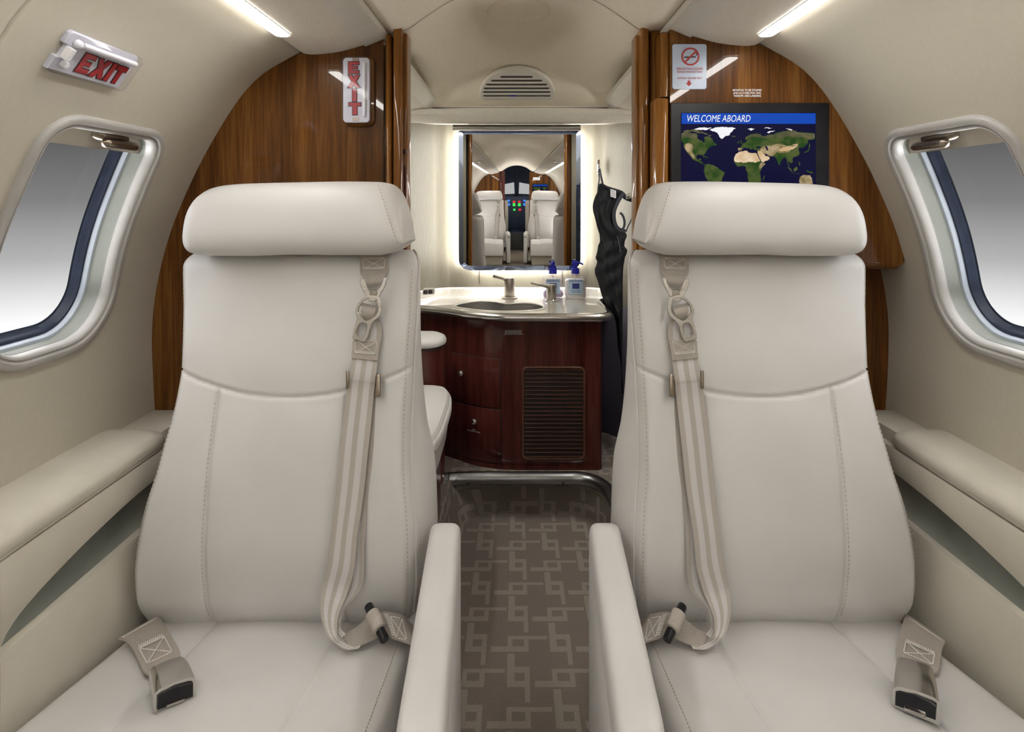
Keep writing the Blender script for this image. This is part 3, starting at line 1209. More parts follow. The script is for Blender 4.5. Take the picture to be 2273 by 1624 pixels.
def build_seat(side, label, group):
    """side -1: the seat modelled from the photograph's one side; +1: its mirror twin"""
    r = empty('cabin_seat', (side * .43, .85, FZ), label, 'seat', group)

    def part(name, geo, mat, parent=r, **k):
        return obj(name, flip(geo[0], side), geo[1], mat, parent, **k)
    part('seat_base', box(-.64, -.21, .55, 1.04, FZ + .0006, .285, .01), 'leather_trim')
    cu = part('seat_cushion', cushion_geo(), 'leather', sharp=55)
    back = part('backrest', backrest_geo(), 'leather', sharp=0)
    head = part('headrest', headrest_geo(), 'leather', sharp=0)
    arm = part('armrest', arm_panel_geo(), 'leather')
    part('arm_pad', arm_geo(), 'leather', arm, sharp=0)
    # piping and stitching
    zs = np.linspace(.42, 1.028, 60)
    edge = [Vector((fxr(min(z, 1.05)) + .0015, YF(z) + .0185, z)) for z in zs]
    edge += [Vector((fxr(1.05) + .0015 - (.03 - .03 * math.cos(a)) * .6, YF(1.026 + .03 * math.sin(a)) + .0185 + (.03 - .03 * math.cos(a)), 1.026 + .03 * math.sin(a))) for a in np.linspace(.35, 1.45, 8)]
    part('piping', tube(edge, .0022, 8), 'leather', back)
    st_ = lambda q, par, mt='seamline': part('stitching', (q.v, q.f), mt, par)
    st_(stitches([Vector((fxr(min(z, 1.05)) - .009, YF(z) - .0040, z)) for z in zs], .0075, .0034, .00075), back)
    e2 = [Vector((fxr(min(z, 1.05)) + (fxs(min(z, 1.05)) - fxr(min(z, 1.05))) * .17 + .0014, YF(z) + .031, z)) for z in zs]
    m2 = stitches(e2, .0075, .0034, .0007, Vector((.0006, -.0004, 0)))
    st_(m2, back)
    m2 = stitches([Vector((fxl(min(z, 1.05)) + .006, YF(z) + .0040, z)) for z in zs], .0075, .0034, .00065)
    st_(m2, back)
    zs2 = np.linspace(.43, .80, 50)
    m2 = stitches([Vector((SEAM_X[0] - .0035, YF(z) - .0062, z)) for z in zs2], .0075, .0034, .0006, Vector((0, -.001, 0)))
    st_(m2, back)
    # headrest stitching along the sloping end
    Yo = 1.085
    pth = []
    for z in np.linspace(1.075, 1.182, 30):
        x = -.262 + .052 * (1.19 - z) / .14 - .006
        pth.append(Vector((x, 1.112 + .24 * (z - 1.12) - .0645, z)))
    mb = stitches(pth, .0065, .003, .0007)
    part('stitching', (mb.v, mb.f), 'seamline', head)
    # cushion stitching near the aisle edge
    ys = np.linspace(.98, .60, 40)
    mb = stitches([Vector((-.2095, y, zc_flat(y) + .0018)) for y in ys], .0075, .0036, .0007, Vector((0, 0, .0006)))
    part('stitching', (mb.v, mb.f), 'seamline', cu)
    part('piping', tube([Vector((-.671, y, zc_flat(y) - .0125)) for y in np.linspace(1.0, .56, 30)], .0035, 8), 'leather', cu)
    # ---- shoulder belt (modelled on the -1 side)
    def B(l):
        return [(hit_back(a, b, .0215 if len(q) < 5 else q[4]), hit_back(c, d, .0215 if len(q) < 5 else q[4])) for q in l for a, b, c, d in (q[:4],)]
    v, f, uv = ribbon(B([(799, 556, 862, 556, .013), (799, 585, 862, 583, .014), (800, 606, 861, 603, .017), (806, 616, 855, 613, .02), (812, 628, 846, 626, .021),
                         (817, 636, 838, 635, .017)]), .002)
    anchor = part('anchor_strap', (v, f), 'belt_tan', uv=uv)
    mbt = MB()

    zig_ = MB()

    def box_stitch(a, b, c, d, lift, zig=True):
        """thread box with a cross: corners in pixels, clockwise from top-left"""
        P = [hit_back(*q, lift) for q in (a, b, c, d)]
        for q in ((0, 1), (1, 2), (2, 3), (3, 0), (0, 2), (1, 3)):
            m = stitches([P[q[0]], P[q[1]]], .0042, .003, .0006)
            mbt.add(m.v, m.f)
        if zig:
            for k in range(14):
                t0, t1 = k / 14, (k + .5) / 14
                p0, p1, p2 = P[3].lerp(P[2], t0), P[3].lerp(P[2], t1) + Vector((0, 0, .005)), P[3].lerp(P[2], (k + 1) / 14)
                zig_.add(*tube([p0, p1, p2], .0005, 5))
    box_stitch((806, 574), (854, 572), (853, 596), (807, 597), .0185)
    part('stitching', (mbt.v, mbt.f), 'thread', anchor)
    part('zigzag_stitching', (list(zig_.v), list(zig_.f)), 'thread', anchor)
    zig_.v, zig_.f = [], []
    fr = Frame(hit_back(828, 650, .0385), (1, 0, 0), (0, .16, 1))
    sc = 1.075 / F
    pl = lambda l, cx=828, cy=650: [((x - cx) * sc, -(y - cy) * sc) for x, y in catmull(l, 4, closed=True)]
    hook = part('belt_hook', prism(fr, pl([(799, 624), (801, 619), (806, 619), (810, 624), (813, 634), (821, 644), (835, 644), (845, 634), (850, 618), (854, 616), (857, 622),
                                          (855, 634), (846, 652), (840, 663), (833, 668), (824, 668), (817, 663), (806, 645), (801, 634)]), .0035, inset=.0012), 'steel')
    part('rivet', lathe(hit_back(829, 651, .042), [(.001, .0025), (.0055, .002), (.0075, 0), (.0075, -.003)], 24, (0, 1, 0)), 'steel', hook) if False else \
        part('rivet', lathe(hit_back(829, 651, .042), [(.0076, .004), (.0076, .0005), (.006, -.0015), (.001, -.002)], 24, (0, 1, 0)), 'steel', hook)
    ring_out = [(816, 658), (806, 663), (797, 672), (791, 684), (790, 694), (794, 706), (790, 722), (786, 744), (788, 750), (796, 752), (809, 755), (815, 753), (820, 742),
                (825, 722), (831, 712), (842, 703), (847, 692), (847, 680), (843, 668), (837, 658)]
    h1 = [(818, 663), (806, 670), (799, 679), (797, 690), (799, 696), (811, 709), (818, 710), (832, 701), (838, 692), (839, 684), (836, 672), (832, 663)]
    h2 = [(801, 717), (816, 720), (810, 744), (794, 740)]
    tongue = part('belt_tongue', prism(Frame(hit_back(818, 700, .033), (1, 0, 0), (0, .16, 1)), pl(ring_out, 818, 700), .0038,
                                       holes=[pl(h1, 818, 700), pl(h2, 818, 700)], inset=.001), 'steel')
    v, f, uv = ribbon(B([(802, 672, 834, 680, .019), (799, 675, 835, 684, .030), (802, 680, 834, 688, .036), (801, 692, 832, 696, .036), (806, 704, 828, 706, .031),
                         (803, 712, 834, 712, .026)]), .002)
    part('tongue_loop', (v, f), 'belt_tan', tongue, uv=uv)
    belt_px = [(800, 700, 838, 704, .019), (793, 714, 842, 711, .020), (787, 731, 847, 729, .020), (785, 755, 847, 753, .0195), (783, 780, 842, 784, .019), (781, 796, 838, 801, .019),
               (778, 815, 836, 821, .021), (774, 838, 833, 845, .022), (771, 850, 832, 858, .020), (768, 880, 829, 886, .019), (756, 982, 818.5, 986, .020),
               (746.7, 1083, 808, 1087, .021), (735.5, 1185, 793, 1190, .027), (727, 1252, 787, 1256, .032)]
    st = B(belt_px)
    HC = lambda x, y, l=.014: hit_cushion(x, y, l)
    st += [(W(715, 1303, .966), W(774, 1306, .964)), (W(711, 1340, .957), W(758, 1348, .953)), (W(713, 1366, .950), W(750, 1372, .947)), (W(719, 1392, .943), W(748, 1396, .941)),
           (W(731, 1416, .935), W(751, 1412, .937)), (HC(748, 1431), HC(762, 1424, .018)), (HC(768, 1441), HC(783, 1434, .018)), (HC(797, 1440), HC(801, 1431, .017))]
    v, f, uv = ribbon(st, .0018)
    sb = part('shoulder_strap', (v, f), 'belt', uv=uv)
    v, f, uv = ribbon(B([(783, 756, 846, 754, .0225), (782, 775, 841, 778, .0225), (780, 794, 838, 800, .0225)]), .0022)
    mbt = MB()
    box_stitch((790, 752), (838, 757), (832, 786), (788, 782), .0245)
    patch = part('sewn_patch', (v, f), 'belt_tan', sb, uv=uv)
    part('stitching', (mbt.v, mbt.f), 'thread', sb)
    part('zigzag_stitching', (zig_.v, zig_.f), 'thread', sb)
    v, f, uv = ribbon(B([(792, 850, 834, 856, .010), (775, 930, 832, 932, .010), (765, 1020, 826, 1022, .011), (757, 1100, 816, 1102, .012), (752, 1190, 810, 1192, .017),
                         (751, 1280, 807, 1284, .022)]) +
                      [(W(748, 1320, .975), W(794, 1316, .976)), (W(742, 1362, .960), W(766, 1352, .963)), (W(745, 1395, .951), W(757, 1390, .955)), (W(757, 1416, .941), W(768, 1408, .946))], .0018)
    part('rear_strap', (v, f), 'belt', sb, uv=uv)
    # adjuster on the strap
    mb = MB()
    mb.add(*hexa([hit_back(x, y, l) for x, y, l in ((832, 882, .012), (845, 880, .012), (845, 829, .012), (834, 831, .012), (832, 882, .030), (845, 880, .030), (845, 829, .030), (834, 831, .030))], .002, 3))
    mb.add(*hexa([hit_back(x, y, l) for x, y, l in ((768, 862, .012), (774, 862, .012), (774, 822, .012), (768, 822, .012), (768, 862, .027), (774, 862, .027), (774, 822, .027), (768, 822, .027))], .0015, 2))
    mb.add(*tube([hit_back(770, 846, .0165), hit_back(842, 856, .0165)], .003, 10))
    part('strap_adjuster', (mb.v, mb.f), 'bronze', sb)
    # ---- lap strap with its roller bar
    lap = [(W(757, 1408, .955), HC(775, 1434)), (W(780, 1399, .962), HC(784, 1435)), (W(797, 1388, .968), HC(803, 1431)), (W(811, 1374, .973), HC(832, 1419)),
           (W(826, 1364, .977), HC(846, 1410)), (W(842, 1360, .980), HC(860, 1406, .020)), (W(855, 1357, .985), HC(870, 1417)), (W(877, 1361, .99), HC(888, 1422)),
           (W(894, 1366, 1.0), HC(908, 1428)), (W(915, 1388, 1.01), HC(926, 1432))]
    v, f, uv = ribbon(lap, .0022)
    ls = part('lap_strap', (v, f), 'belt_tan', uv=uv)
    mbt = MB()
    P = [W(866, 1366, .963), W(893, 1371, .970), W(903, 1420, .938), (W(880, 1414, .936))]
    for q in ((0, 1), (1, 2), (2, 3), (3, 0), (0, 2), (1, 3)):
        m = stitches([P[q[0]], P[q[1]]], .0042, .003, .0006)
        mbt.add(m.v, m.f)
    for k in range(12):
        a = W(852, 1362, .968).lerp(W(872, 1412, .935), k / 12)
        b = W(862, 1364, .965).lerp(W(880, 1412, .934), k / 12)
        mbt.add(*tube([a, b], .0006, 5))
    part('stitching', (mbt.v, mbt.f), 'thread', ls)
    a, b = W(817, 1343, .972), W(855, 1421, .925)
    d = (b - a)
    bar = part('roller_bar', tube([a, a + d * .02, a + d * .98, b], [.0062, .0072, .0072, .0062], 16), 'black', ls)
    part('bar_sleeve', tube([a + d * .22, a + d * .24, a + d * .70, a + d * .72], [.0095, .0115, .0115, .0095], 18), 'belt_tan', ls)
    return r


def build_buckle(seat, strap, top, low, flip_x):
    """buckle lying on the cushion: strap = edge pairs in pixels, top = four corners of the casing top, low = its two lower front corners"""
    v, f, uv = ribbon([(hit_cushion(a, b, l), hit_cushion(c, d, l)) for a, b, c, d, l in strap], .003)
    bs = obj('buckle_strap', v, f, 'belt_tan', seat, uv=uv)
    s = [(hit_cushion(a, b, l + .002), hit_cushion(c, d, l + .002)) for a, b, c, d, l in strap]
    mbt = MB()
    L = lambda i, t, u: s[i][0].lerp(s[i + 1][0], t).lerp(s[i][1].lerp(s[i + 1][1], t), u)
    P = [L(1, .7, .16), L(1, .7, .84), L(2, .75, .84), L(2, .75, .16)]
    up = Vector((0, -.0008, .0014))
    for q in ((0, 1), (1, 2), (2, 3), (3, 0), (0, 2), (1, 3)):
        m = stitches([P[q[0]] + up, P[q[1]] + up], .0042, .003, .0007, up)
        mbt.add(m.v, m.f)
    for k in range(12):
        p0, p1, p2 = (P[0].lerp(P[1], (k + t) / 12) + up * 2 for t in (0, .5, 1))
        mbt.add(*tube([p0, p1 - (P[3] - P[0]) * .22, p2], .0006, 5))
    m = stitches([L(0, .25, .03) + up, L(0, .25, .97) + up], .0042, .003, .0007, up)
    mbt.add(m.v, m.f)
    obj('stitching', mbt.v, mbt.f, 'thread', bs)
    T = [hit_cushion(x, y, .034 if i < 2 else .038) for i, (x, y) in enumerate(top)]       # back-left, back-right, front-right, front-left
    Lo = [hit_cushion(x, y, .010) for x, y in low]                                         # front-left, front-right
    bl, br = T[0] + (Lo[0] - T[3]) * .9, T[1] + (Lo[1] - T[2]) * .9
    bm = bmesh.new()
    # arched top: subdivide the casing lengthwise
    loops = []
    for t in np.linspace(0, 1, 9):
        a, b = T[0].lerp(T[3], t), T[1].lerp(T[2], t)
        c, d = bl.lerp(Lo[0], t), br.lerp(Lo[1], t)
        upv = ((a + b) - (c + d)).normalized() * .006 * math.sin(math.pi * min(1, t * .9 + .05))
        a, b = a + upv, b + upv
        lp = []
        for k in range(13):
            q = k / 12
            p = a.lerp(b, q) + upv.normalized() * .002 * (1 - (2 * q - 1) ** 2)
            if k == 0 or k == 12:
                p -= upv.normalized() * .0025
            lp.append(p)
        lp += [b.lerp(d, .12) + (b - a) * .008, b.lerp(d, .9), d.lerp(c, .06), c.lerp(d, .06), a.lerp(c, .9), a.lerp(c, .12) - (b - a) * .008]
        loops.append(lp)
    bk = obj('buckle', *loft(loops), 'buckle_metal', seat, sharp=50)
    # black release face, with its slot and sill
    ux = (T[2] - T[3]) + (Lo[1] - Lo[0])
    uy = (T[2] + T[3]) - (Lo[0] + Lo[1])
    c = (T[2] + T[3] + Lo[0] + Lo[1]) / 4
    w, h = ux.length / 4, uy.length / 4
    n = ux.cross(uy).normalized()
    if n.y > 0:
        n = -n
    fr = Frame(c, ux, uy, n)
    w, h = w * .86, h * .84
    out = [(-w, -h * .74), (-w * .55, -h * .74), (-w * .5, -h * .30), (w * .5, -h * .30), (w * .55, -h * .74), (w, -h * .74), (w, h * .72), (w * .8, h * .9), (0, h * 1.08), (-w * .8, h * .9), (-w, h * .72)]
    obj('release_button', *prism(fr, out, .0035, w0=.0002, inset=.001), 'black', bk)
    obj('slot', *prism(fr, [(-w * .53, -h * .74), (w * .53, -h * .74), (w * .5, -h * .30), (-w * .5, -h * .30)], .0006, w0=.0004), 'outline', bk)
    obj('sill', *prism(fr, [(-w * .52, -h * .90), (w * .52, -h * .90), (w * .49, -h * .58), (-w * .49, -h * .58)], .003, w0=.0004, inset=.0006), 'steel', bk)


seatL = build_seat(-1, 'cream leather cabin seat in front of the wood partition with the upright EXIT sign', 'cream leather cabin seats')
build_buckle(seatL, [(263, 1417, 350, 1367, .018), (284, 1425, 362, 1383, .014), (303, 1457, 385, 1420, .012), (318, 1488, 400, 1450, .012), (334, 1500, 398, 1476, .010)],
             [(333, 1484), (407, 1456), (432, 1502), (344, 1536)], [(339, 1585), (436, 1549)], 1)
seatR = build_seat(1, 'cream leather cabin seat in front of the wood partition with the monitor', 'cream leather cabin seats')
build_buckle(seatR, [(2012, 1362, 2098, 1423, .018), (2002, 1390, 2091, 1440, .014), (1992, 1430, 2087, 1470, .012), (1989, 1448, 2083, 1488, .012), (1996, 1470, 2070, 1496, .010)],
             [(1992, 1458), (2071, 1482), (2083, 1554), (1985, 1523)], [(1977, 1566), (2088, 1611)], -1)


def copy_tree(o, parent=None):
    c = o.copy()
    COL.objects.link(c)
    c.parent = parent
    for ch in [q for q in bpy.data.objects if q.parent == o]:
        copy_tree(ch, c)
    return c
# ------------------------------------------------------------------ ceiling strip lights
M['strip'] = emit_mat('lit_diffuser', (1.0, .975, .93), 14)
M['lamp_glow'] = emit_mat('mirror_lamp', (1.0, .975, .93), 32)
M['strip_dim'] = emit_mat('lit_diffuser_dim', (1.0, .975, .93), 30)
for side, lab in ((-1, 'long lit ceiling strip light above the window beside the EXIT sign'), (1, 'long lit ceiling strip light above the window on the monitor side')):
    r = empty('strip_light', (side * .458, -1.5, CZ + .32), lab, 'ceiling light')
    fr = Frame((side * .459, -1.8, CZ + .3203), (1, 0, 0), (0, 1, 0), (side * .1, 0, -1))
    obj('diffuser', *prism(fr, [(x, y) for x, y in rrect(.027, 5.84, .010, 6)], .0035, inset=.0012), 'strip', r)
    ring = [(x, y) for x, y in rrect(.032, 5.846, .012, 6)]
    obj('frame', *prism(fr, ring, .0018, holes=[[(x, y) for x, y in rrect(.0272, 5.8402, .0101, 6)]]), 'rail', r)

    r = empty('strip_light', (side * .458, 1.9, CZ + .32), 'short lit ceiling strip light in the lavatory behind the %s partition' % ('striped' if side < 0 else 'monitor'), 'ceiling light')
    fr = Frame((side * .459, 1.64, CZ + .3203), (1, 0, 0), (0, 1, 0), (side * .1, 0, -1))
    obj('diffuser', *prism(fr, [(x, y) for x, y in rrect(.027, .56, .010, 6)], .010, inset=.004), 'strip_dim', r)
# ------------------------------------------------------------------ bulkhead partitions
def wall_outline(side, z0, z1, grow=.003):
    out = []
    for s in np.linspace(0, SEND, 80):
        x, z = np.interp(s, WS, WP[:, 0]), np.interp(s, WS, WP[:, 1])
        if z0 <= z <= z1:
            out.append((side * (x + grow), z))
    return out                       # from the top down


def post(name, parent, px0, px1, Y, depth, ztop, z0=FZ, rr=.5, mat='post'):
    """vertical moulding with a rounded front, given by its edges in the photograph at its own distance"""
    x0, x1 = CX + (px0 - VX) / F * Y, CX + (px1 - VX) / F * Y
    w = x1 - x0
    r = min(w, depth) * rr * .98
    lp = [(x + (x0 + x1) / 2, y + Y + depth / 2) for x, y in rrect(w, depth, r, 6)]
    zs = [z0, z0 + .001, ztop - .006, ztop - .002, ztop]
    ins = [0, 0, 0, .0015, .005]
    loops = []
    for z, i in zip(zs, ins):
        k = 1 - 2 * i / w
        loops.append([Vector(((x0 + x1) / 2 + (p[0] - (x0 + x1) / 2) * k, Y + depth / 2 + (p[1] - Y - depth / 2) * k, z)) for p in lp])
    return obj(name, *loft(loops), mat, parent)


TOPEDGE = [(.476, .3235), (.45, .3205), (.40, .326), (.36, .337), (.335, .347)]
pl_ = empty('bulkhead_partition', (-.52, BK + .02, 0), 'glossy striped wood bulkhead partition carrying the upright EXIT sign', 'partition')
fr = Frame((0, BK, CZ), (1, 0, 0), (0, 0, 1), (0, -1, 0))
out = [(-.303, -CZ + FZ + .002), (-.303, .366)] + [(-x, z + .004) for x, z in TOPEDGE[::-1]] + wall_outline(-1, -.515, .315) + [(-.795, -.52), (-.78, -CZ + FZ + .002)]
obj('panel', *prism(fr, out, -.035), 'wood', pl_, sharp=30)
post('post', pl_, 855, 869, BK - .008, .03, CZ + .366, rr=.45, mat='post')
post('post', pl_, 872.5, 891, BK - .016, .05, CZ + .385, rr=.22)
pc = post('post', pl_, 891.5, 903.5, BK + .012, .05, CZ + .375, rr=.5)
obj('gap_lining', *box(CX + (868 - VX) / F * BK, CX + (874 - VX) / F * BK, BK + .006, BK + .03, FZ + .002, CZ + .36, 0), 'outline', pl_)
x = CX + (897.5 - VX) / F * (BK + .012)
obj('latch', *box(x - .0045, x + .0055, BK + .004, BK + .02, CZ + (450 - 341) / F * BK, CZ + (450 - 330) / F * BK, .003, 3), 'mahog', pc)
obj('finger_slot', *box(x - .003, x + .004, BK + .0105, BK + .02, CZ - .35, CZ + (450 - 366) / F * BK, .002, 2), 'mahog', pc)

YR = 1.20
pr_ = empty('bulkhead_partition', (.52, BK + .02, 0), 'glossy wood bulkhead partition with an overhanging upper cabinet holding the monitor', 'partition')
fr = Frame((0, 1.29, CZ), (1, 0, 0), (0, 0, 1), (0, -1, 0))
out = [(.262, -CZ + FZ + .002), (.262, .366)] + [(x, z + .004) for x, z in TOPEDGE[::-1]] + wall_outline(1, -.515, .315) + [(.795, -.52), (.78, -CZ + FZ + .002)]
obj('lower_panel', *prism(fr, out, -.03), 'wood', pr_, sharp=30)
# overhanging cabinet with a rolled lower edge
zb = -.128
fr = Frame((0, YR, CZ), (1, 0, 0), (0, 0, 1), (0, -1, 0))
wo = wall_outline(1, zb + .02, .315)
out = [(.300, zb)] + [(.300, .355)] + [(x, z + .004) for x, z in TOPEDGE[::-1][1:]] + wo + [(wo[-1][0] + .002, zb + .010), (wo[-1][0] - .004, zb + .002), (wo[-1][0] - .014, zb)]
obj('upper_panel', *prism(fr, out, -.088), 'wood', pr_, sharp=30)
lp = []
for x in np.linspace(.300, wo[-1][0] - .010, 8):
    lp.append([Vector((x, YR + .016 - .017 * math.cos(a), CZ + zb + .006 - .016 * math.sin(a))) for a in np.linspace(0, math.pi / 2, 8)] +
              [Vector((x, YR + .08, CZ + zb - .010)), Vector((x, YR + .08, CZ + zb + .01)), Vector((x, YR + .01, CZ + zb + .012))])
obj('lower_roll', *loft(lp), 'wood', pr_)
p1 = post('post', pr_, 1411, 1424.5, BK + .014, .05, CZ + .372, rr=.3)
post('post', pr_, 1424, 1441.5, BK - .014, .05, CZ + .385, rr=.35)
post('post', pr_, 1445, 1470, BK - .006, .05, CZ + .376, rr=.4)
post('post', pr_, 1468, 1488.5, YR + .006, .06, CZ + .355, z0=CZ + .2185, rr=.4)
post('post', pr_, 1455, 1486.5, YR - .004, .06, CZ + .2160, z0=.5, rr=.42)
obj('gap_lining', *box(CX + (1440 - VX) / F * BK, CX + (1447 - VX) / F * BK, BK + .008, BK + .03, FZ + .002, CZ + .36, 0), 'outline', pr_)
x = CX + (1419 - VX) / F * (BK + .012)
obj('finger_slot', *box(x - .0012, x + .0012, BK + .0125, BK + .02, CZ + (450 - 340) / F * BK, CZ + (450 - 172) / F * BK, .0009, 2), 'outline', p1)

# ------------------------------------------------------------------ lettering for the EXIT signs (unit box, y up)
GLYPH = {
    'E': [(0, 0), (1, 0), (1, .24), (.36, .24), (.36, .40), (.86, .40), (.86, .61), (.36, .61), (.36, .77), (1, .77), (1, 1), (0, 1)],
    'X': [(0, 0), (.36, 0), (.5, .27), (.64, 0), (1, 0), (.69, .5), (.97, 1), (.63, 1), (.5, .74), (.37, 1), (.03, 1), (.31, .5)],
    'I': [(0, 0), (1, 0), (1, 1), (0, 1)],
    'T': [(.32, 0), (.68, 0), (.68, .74), (1, .74), (1, 1), (0, 1), (0, .74), (.32, .74)],
}


def offset_poly(p, d):
    n = len(p)
    area = sum(p[i][0] * p[(i + 1) % n][1] - p[(i + 1) % n][0] * p[i][1] for i in range(n))
    sg = 1 if area > 0 else -1
    out = []
    for i in range(n):
        a, b, c = Vector(p[i - 1]), Vector(p[i]), Vector(p[(i + 1) % n])
        n1 = Vector(((b - a).y, -(b - a).x)).normalized() * sg
        n2 = Vector(((c - b).y, -(c - b).x)).normalized() * sg
        m = n1 + n2
        k = m.dot(n1)
        out.append(tuple(b + m * (d / max(k, .35))))
    return out


def exit_letters(fr, boxes, parent, w0, edge):
    for ch, (u0, u1, v0, v1) in boxes:
        p = [(u0 + (u1 - u0) * a, v0 + (v1 - v0) * b) for a, b in GLYPH[ch]]
        lt = obj('letter', *prism(fr, p, .0006, w0=w0 + .0006), 'red', parent, smooth=False)
        obj('letter_outline', *prism(fr, offset_poly(p, edge), .0005, w0=w0), 'outline', lt, smooth=False)


# upright sign on the striped partition
r = empty('exit_sign', W(798, 278, BK), 'upright EXIT sign with red letters stacked down a clear cover on the striped wood partition', 'exit sign')
fr = Frame(W(798, 204, BK), (1, 0, 0), (0, 0, 1), (0, -1, 0))
k = BK / F
P = lambda x, y: ((x - 798) * k, -(y - 204) * k)
obj('surround', *prism(fr, rrect(66 * k, 154 * k, .014, 6, (1.5 * k, 0)), .014, inset=.005), 'wood', r)
obj('housing', *prism(fr, rrect(58 * k, 142 * k, .008, 5, (-1 * k, 0)), .008, w0=.0141, inset=.001), 'sign_white', r)
exit_letters(fr, [('E', (*[(q - 798) * k for q in (780, 803)], *[-(q - 204) * k for q in (168, 143)])),
                  ('X', (*[(q - 798) * k for q in (779, 805)], *[-(q - 204) * k for q in (199, 172)])),
                  ('I', (*[(q - 798) * k for q in (789, 798)], *[-(q - 204) * k for q in (229, 202)])),
                  ('T', (*[(q - 798) * k for q in (781, 807)], *[-(q - 204) * k for q in (258, 232)]))], r, .0224, .0014)
for y in (137.5, 268):
    obj('fixing_clip', *prism(fr, rrect(14 * k, 7 * k, .001, 3, P(796, y)), .0012, w0=.0222), 'bronze', r)
obj('tube_lamp', *tube([fr(*P(815, 145), .0245), fr(*P(815, 262), .0245)], .0035, 12), 'white', r)
obj('clear_cover', *prism(fr, rrect(61 * k, 146 * k, .009, 6, (-1 * k, 0)), .016, w0=.0143, inset=.004), 'lens', r)

# slanting sign on the curved wall
sc_ = .5 * (s_of_z(.232) + s_of_z(.187)) + .003
o = wall_pt(-1, sc_, .848, -.0005)
up = (wall_pt(-1, sc_ - .02, .848) - wall_pt(-1, sc_ + .02, .848)).normalized()
fr = Frame(o, (0, 1, 0), up)
if fr.un.x < 0:
    fr.un = -fr.un
r = empty('exit_sign', o, 'slanting EXIT sign with red letters under a clear cover on the curved cream wall', 'exit sign')
obj('housing', *prism(fr, [(-.070, -.030), (.066, -.030), (.070, -.026), (.070, .026), (.066, .030), (-.066, .030), (-.070, .026), (-.070, .011), (-.062, .010), (-.062, -.009), (-.070, -.010)],
                      .007, inset=.0015), 'sign_white', r)
U = lambda a: -.070 + .14 * a
V = lambda b: -.030 + .06 * b
exit_letters(fr, [('E', (U(.30), U(.46), V(.13), V(.64))), ('X', (U(.485), U(.685), V(.12), V(.63))), ('I', (U(.705), U(.765), V(.12), V(.63))), ('T', (U(.785), U(.945), V(.12), V(.62)))],
             r, .0072, .0014)
obj('tube_lamp', *tube([fr(U(.16), V(.80), .0125), fr(U(.95), V(.80), .0125)], .0042, 12), 'white', r)
for b in (.22, .78):
    obj('lamp_holder', *lathe(fr(U(.13), V(b), .0075), [(.006, 0), (.006, .004), (.004, .007), (.0005, .008)], 20, fr.un), 'white', r)
obj('tab', *prism(fr, rrect(.009, .018, .001, 3, (U(.075), V(.5))), .0095, w0=.0073, inset=.001), 'white', r)
obj('clear_cover', *prism(fr, [(-.071, -.031), (.066, -.031), (.071, -.027), (.071, .027), (.066, .031), (-.066, .031), (-.071, .027), (-.071, .012), (-.060, .011), (-.060, -.010), (-.071, -.011)],
                          .0185, w0=.0006, inset=.005), 'lens', r)

# ------------------------------------------------------------------ placard, notice, monitor
YP = YR - .0006
k = YP / F
r = empty('safety_placard', W(1530, 198, YP), 'pale blue-white no-smoking and fire extinguisher placard above the monitor', 'sign')
fr = Frame(W(1530, 148, YP), (1, 0, 0), (0, 0, 1), (0, -1, 0))
P = lambda x, y: ((x - 1530) * k, -(y - 148) * k)
M['placard'] = noise_mat('placard_white', (.42, .49, .62), (.45, .52, .66), nscale=20, rough=.25)
obj('plate', *prism(fr, rrect(76 * k, 100 * k, .005, 6), .0012, inset=.0004), 'placard', r)
c = P(1532, 126)
ring = lambda rad: [(c[0] + rad * math.cos(a), c[1] + rad * math.sin(a)) for a in np.linspace(0, math.tau, 49)[:-1]]
obj('cigarette', *prism(fr, [P(1518, 129), P(1544, 128), P(1544, 125), P(1518, 126)], .0003, w0=.0013), 'outline', r)
obj('smoke', *prism(fr, [P(1544, 124), P(1546, 124), P(1547, 118), P(1545, 117)], .0003, w0=.0013), 'outline', r)
obj('ban_ring', *prism(fr, ring(20 * k), .0003, holes=[ring(16.2 * k)], w0=.0017), 'inkred', r)
obj('ban_bar', *prism(fr, [P(1519.5, 136), P(1522.5, 139), P(1545, 116.5), P(1542, 113.5)], .0003, w0=.0017), 'inkred', r)
mb = MB()
for s, y, h, sq in (('FIRE EXTINGUISHER', 153.2, 7.6, .86), ('BEHIND THIS PARTITION', 160.2, 6.2, .80), ('ASHTRAY BEHIND SEAT', 174.0, 6.2, .84)):
    o2 = P(1530.5, y)
    f2 = Frame(fr(*o2), (1, 0, 0), (0, 0, 1), (0, -1, 0))
    mb.add(*text_geo(f2, s, h * k, .00003, 0, .0013, .0003, squeeze=sq))
obj('lettering', mb.v, mb.f, 'inkred', r, smooth=False)
obj('arrow', *prism(fr, [P(1526, 179), P(1532, 179), P(1532, 184.5), P(1536, 184.5), P(1529, 191.5), P(1522, 184.5), P(1526, 184.5)], .0003, w0=.0013), 'inkred', r)

mb = MB()
for s, y in (('MONITOR TO BE STOWED', 200.3), ('AND LATCHED FOR TAXI,', 206.6), ('TAKEOFF, AND LANDING', 212.9)):
    f2 = Frame(W(1658.5, y, YP), (1, 0, 0), (0, 0, 1), (0, -1, 0))
    mb.add(*text_geo(f2, s, 6.3 * k, .00003, 0, 0, .0003, squeeze=.84))
tag(mb.build('monitor_notice', 'ink', smooth=False), 'three lines of small white lettering on the wood just above the monitor', 'notice')

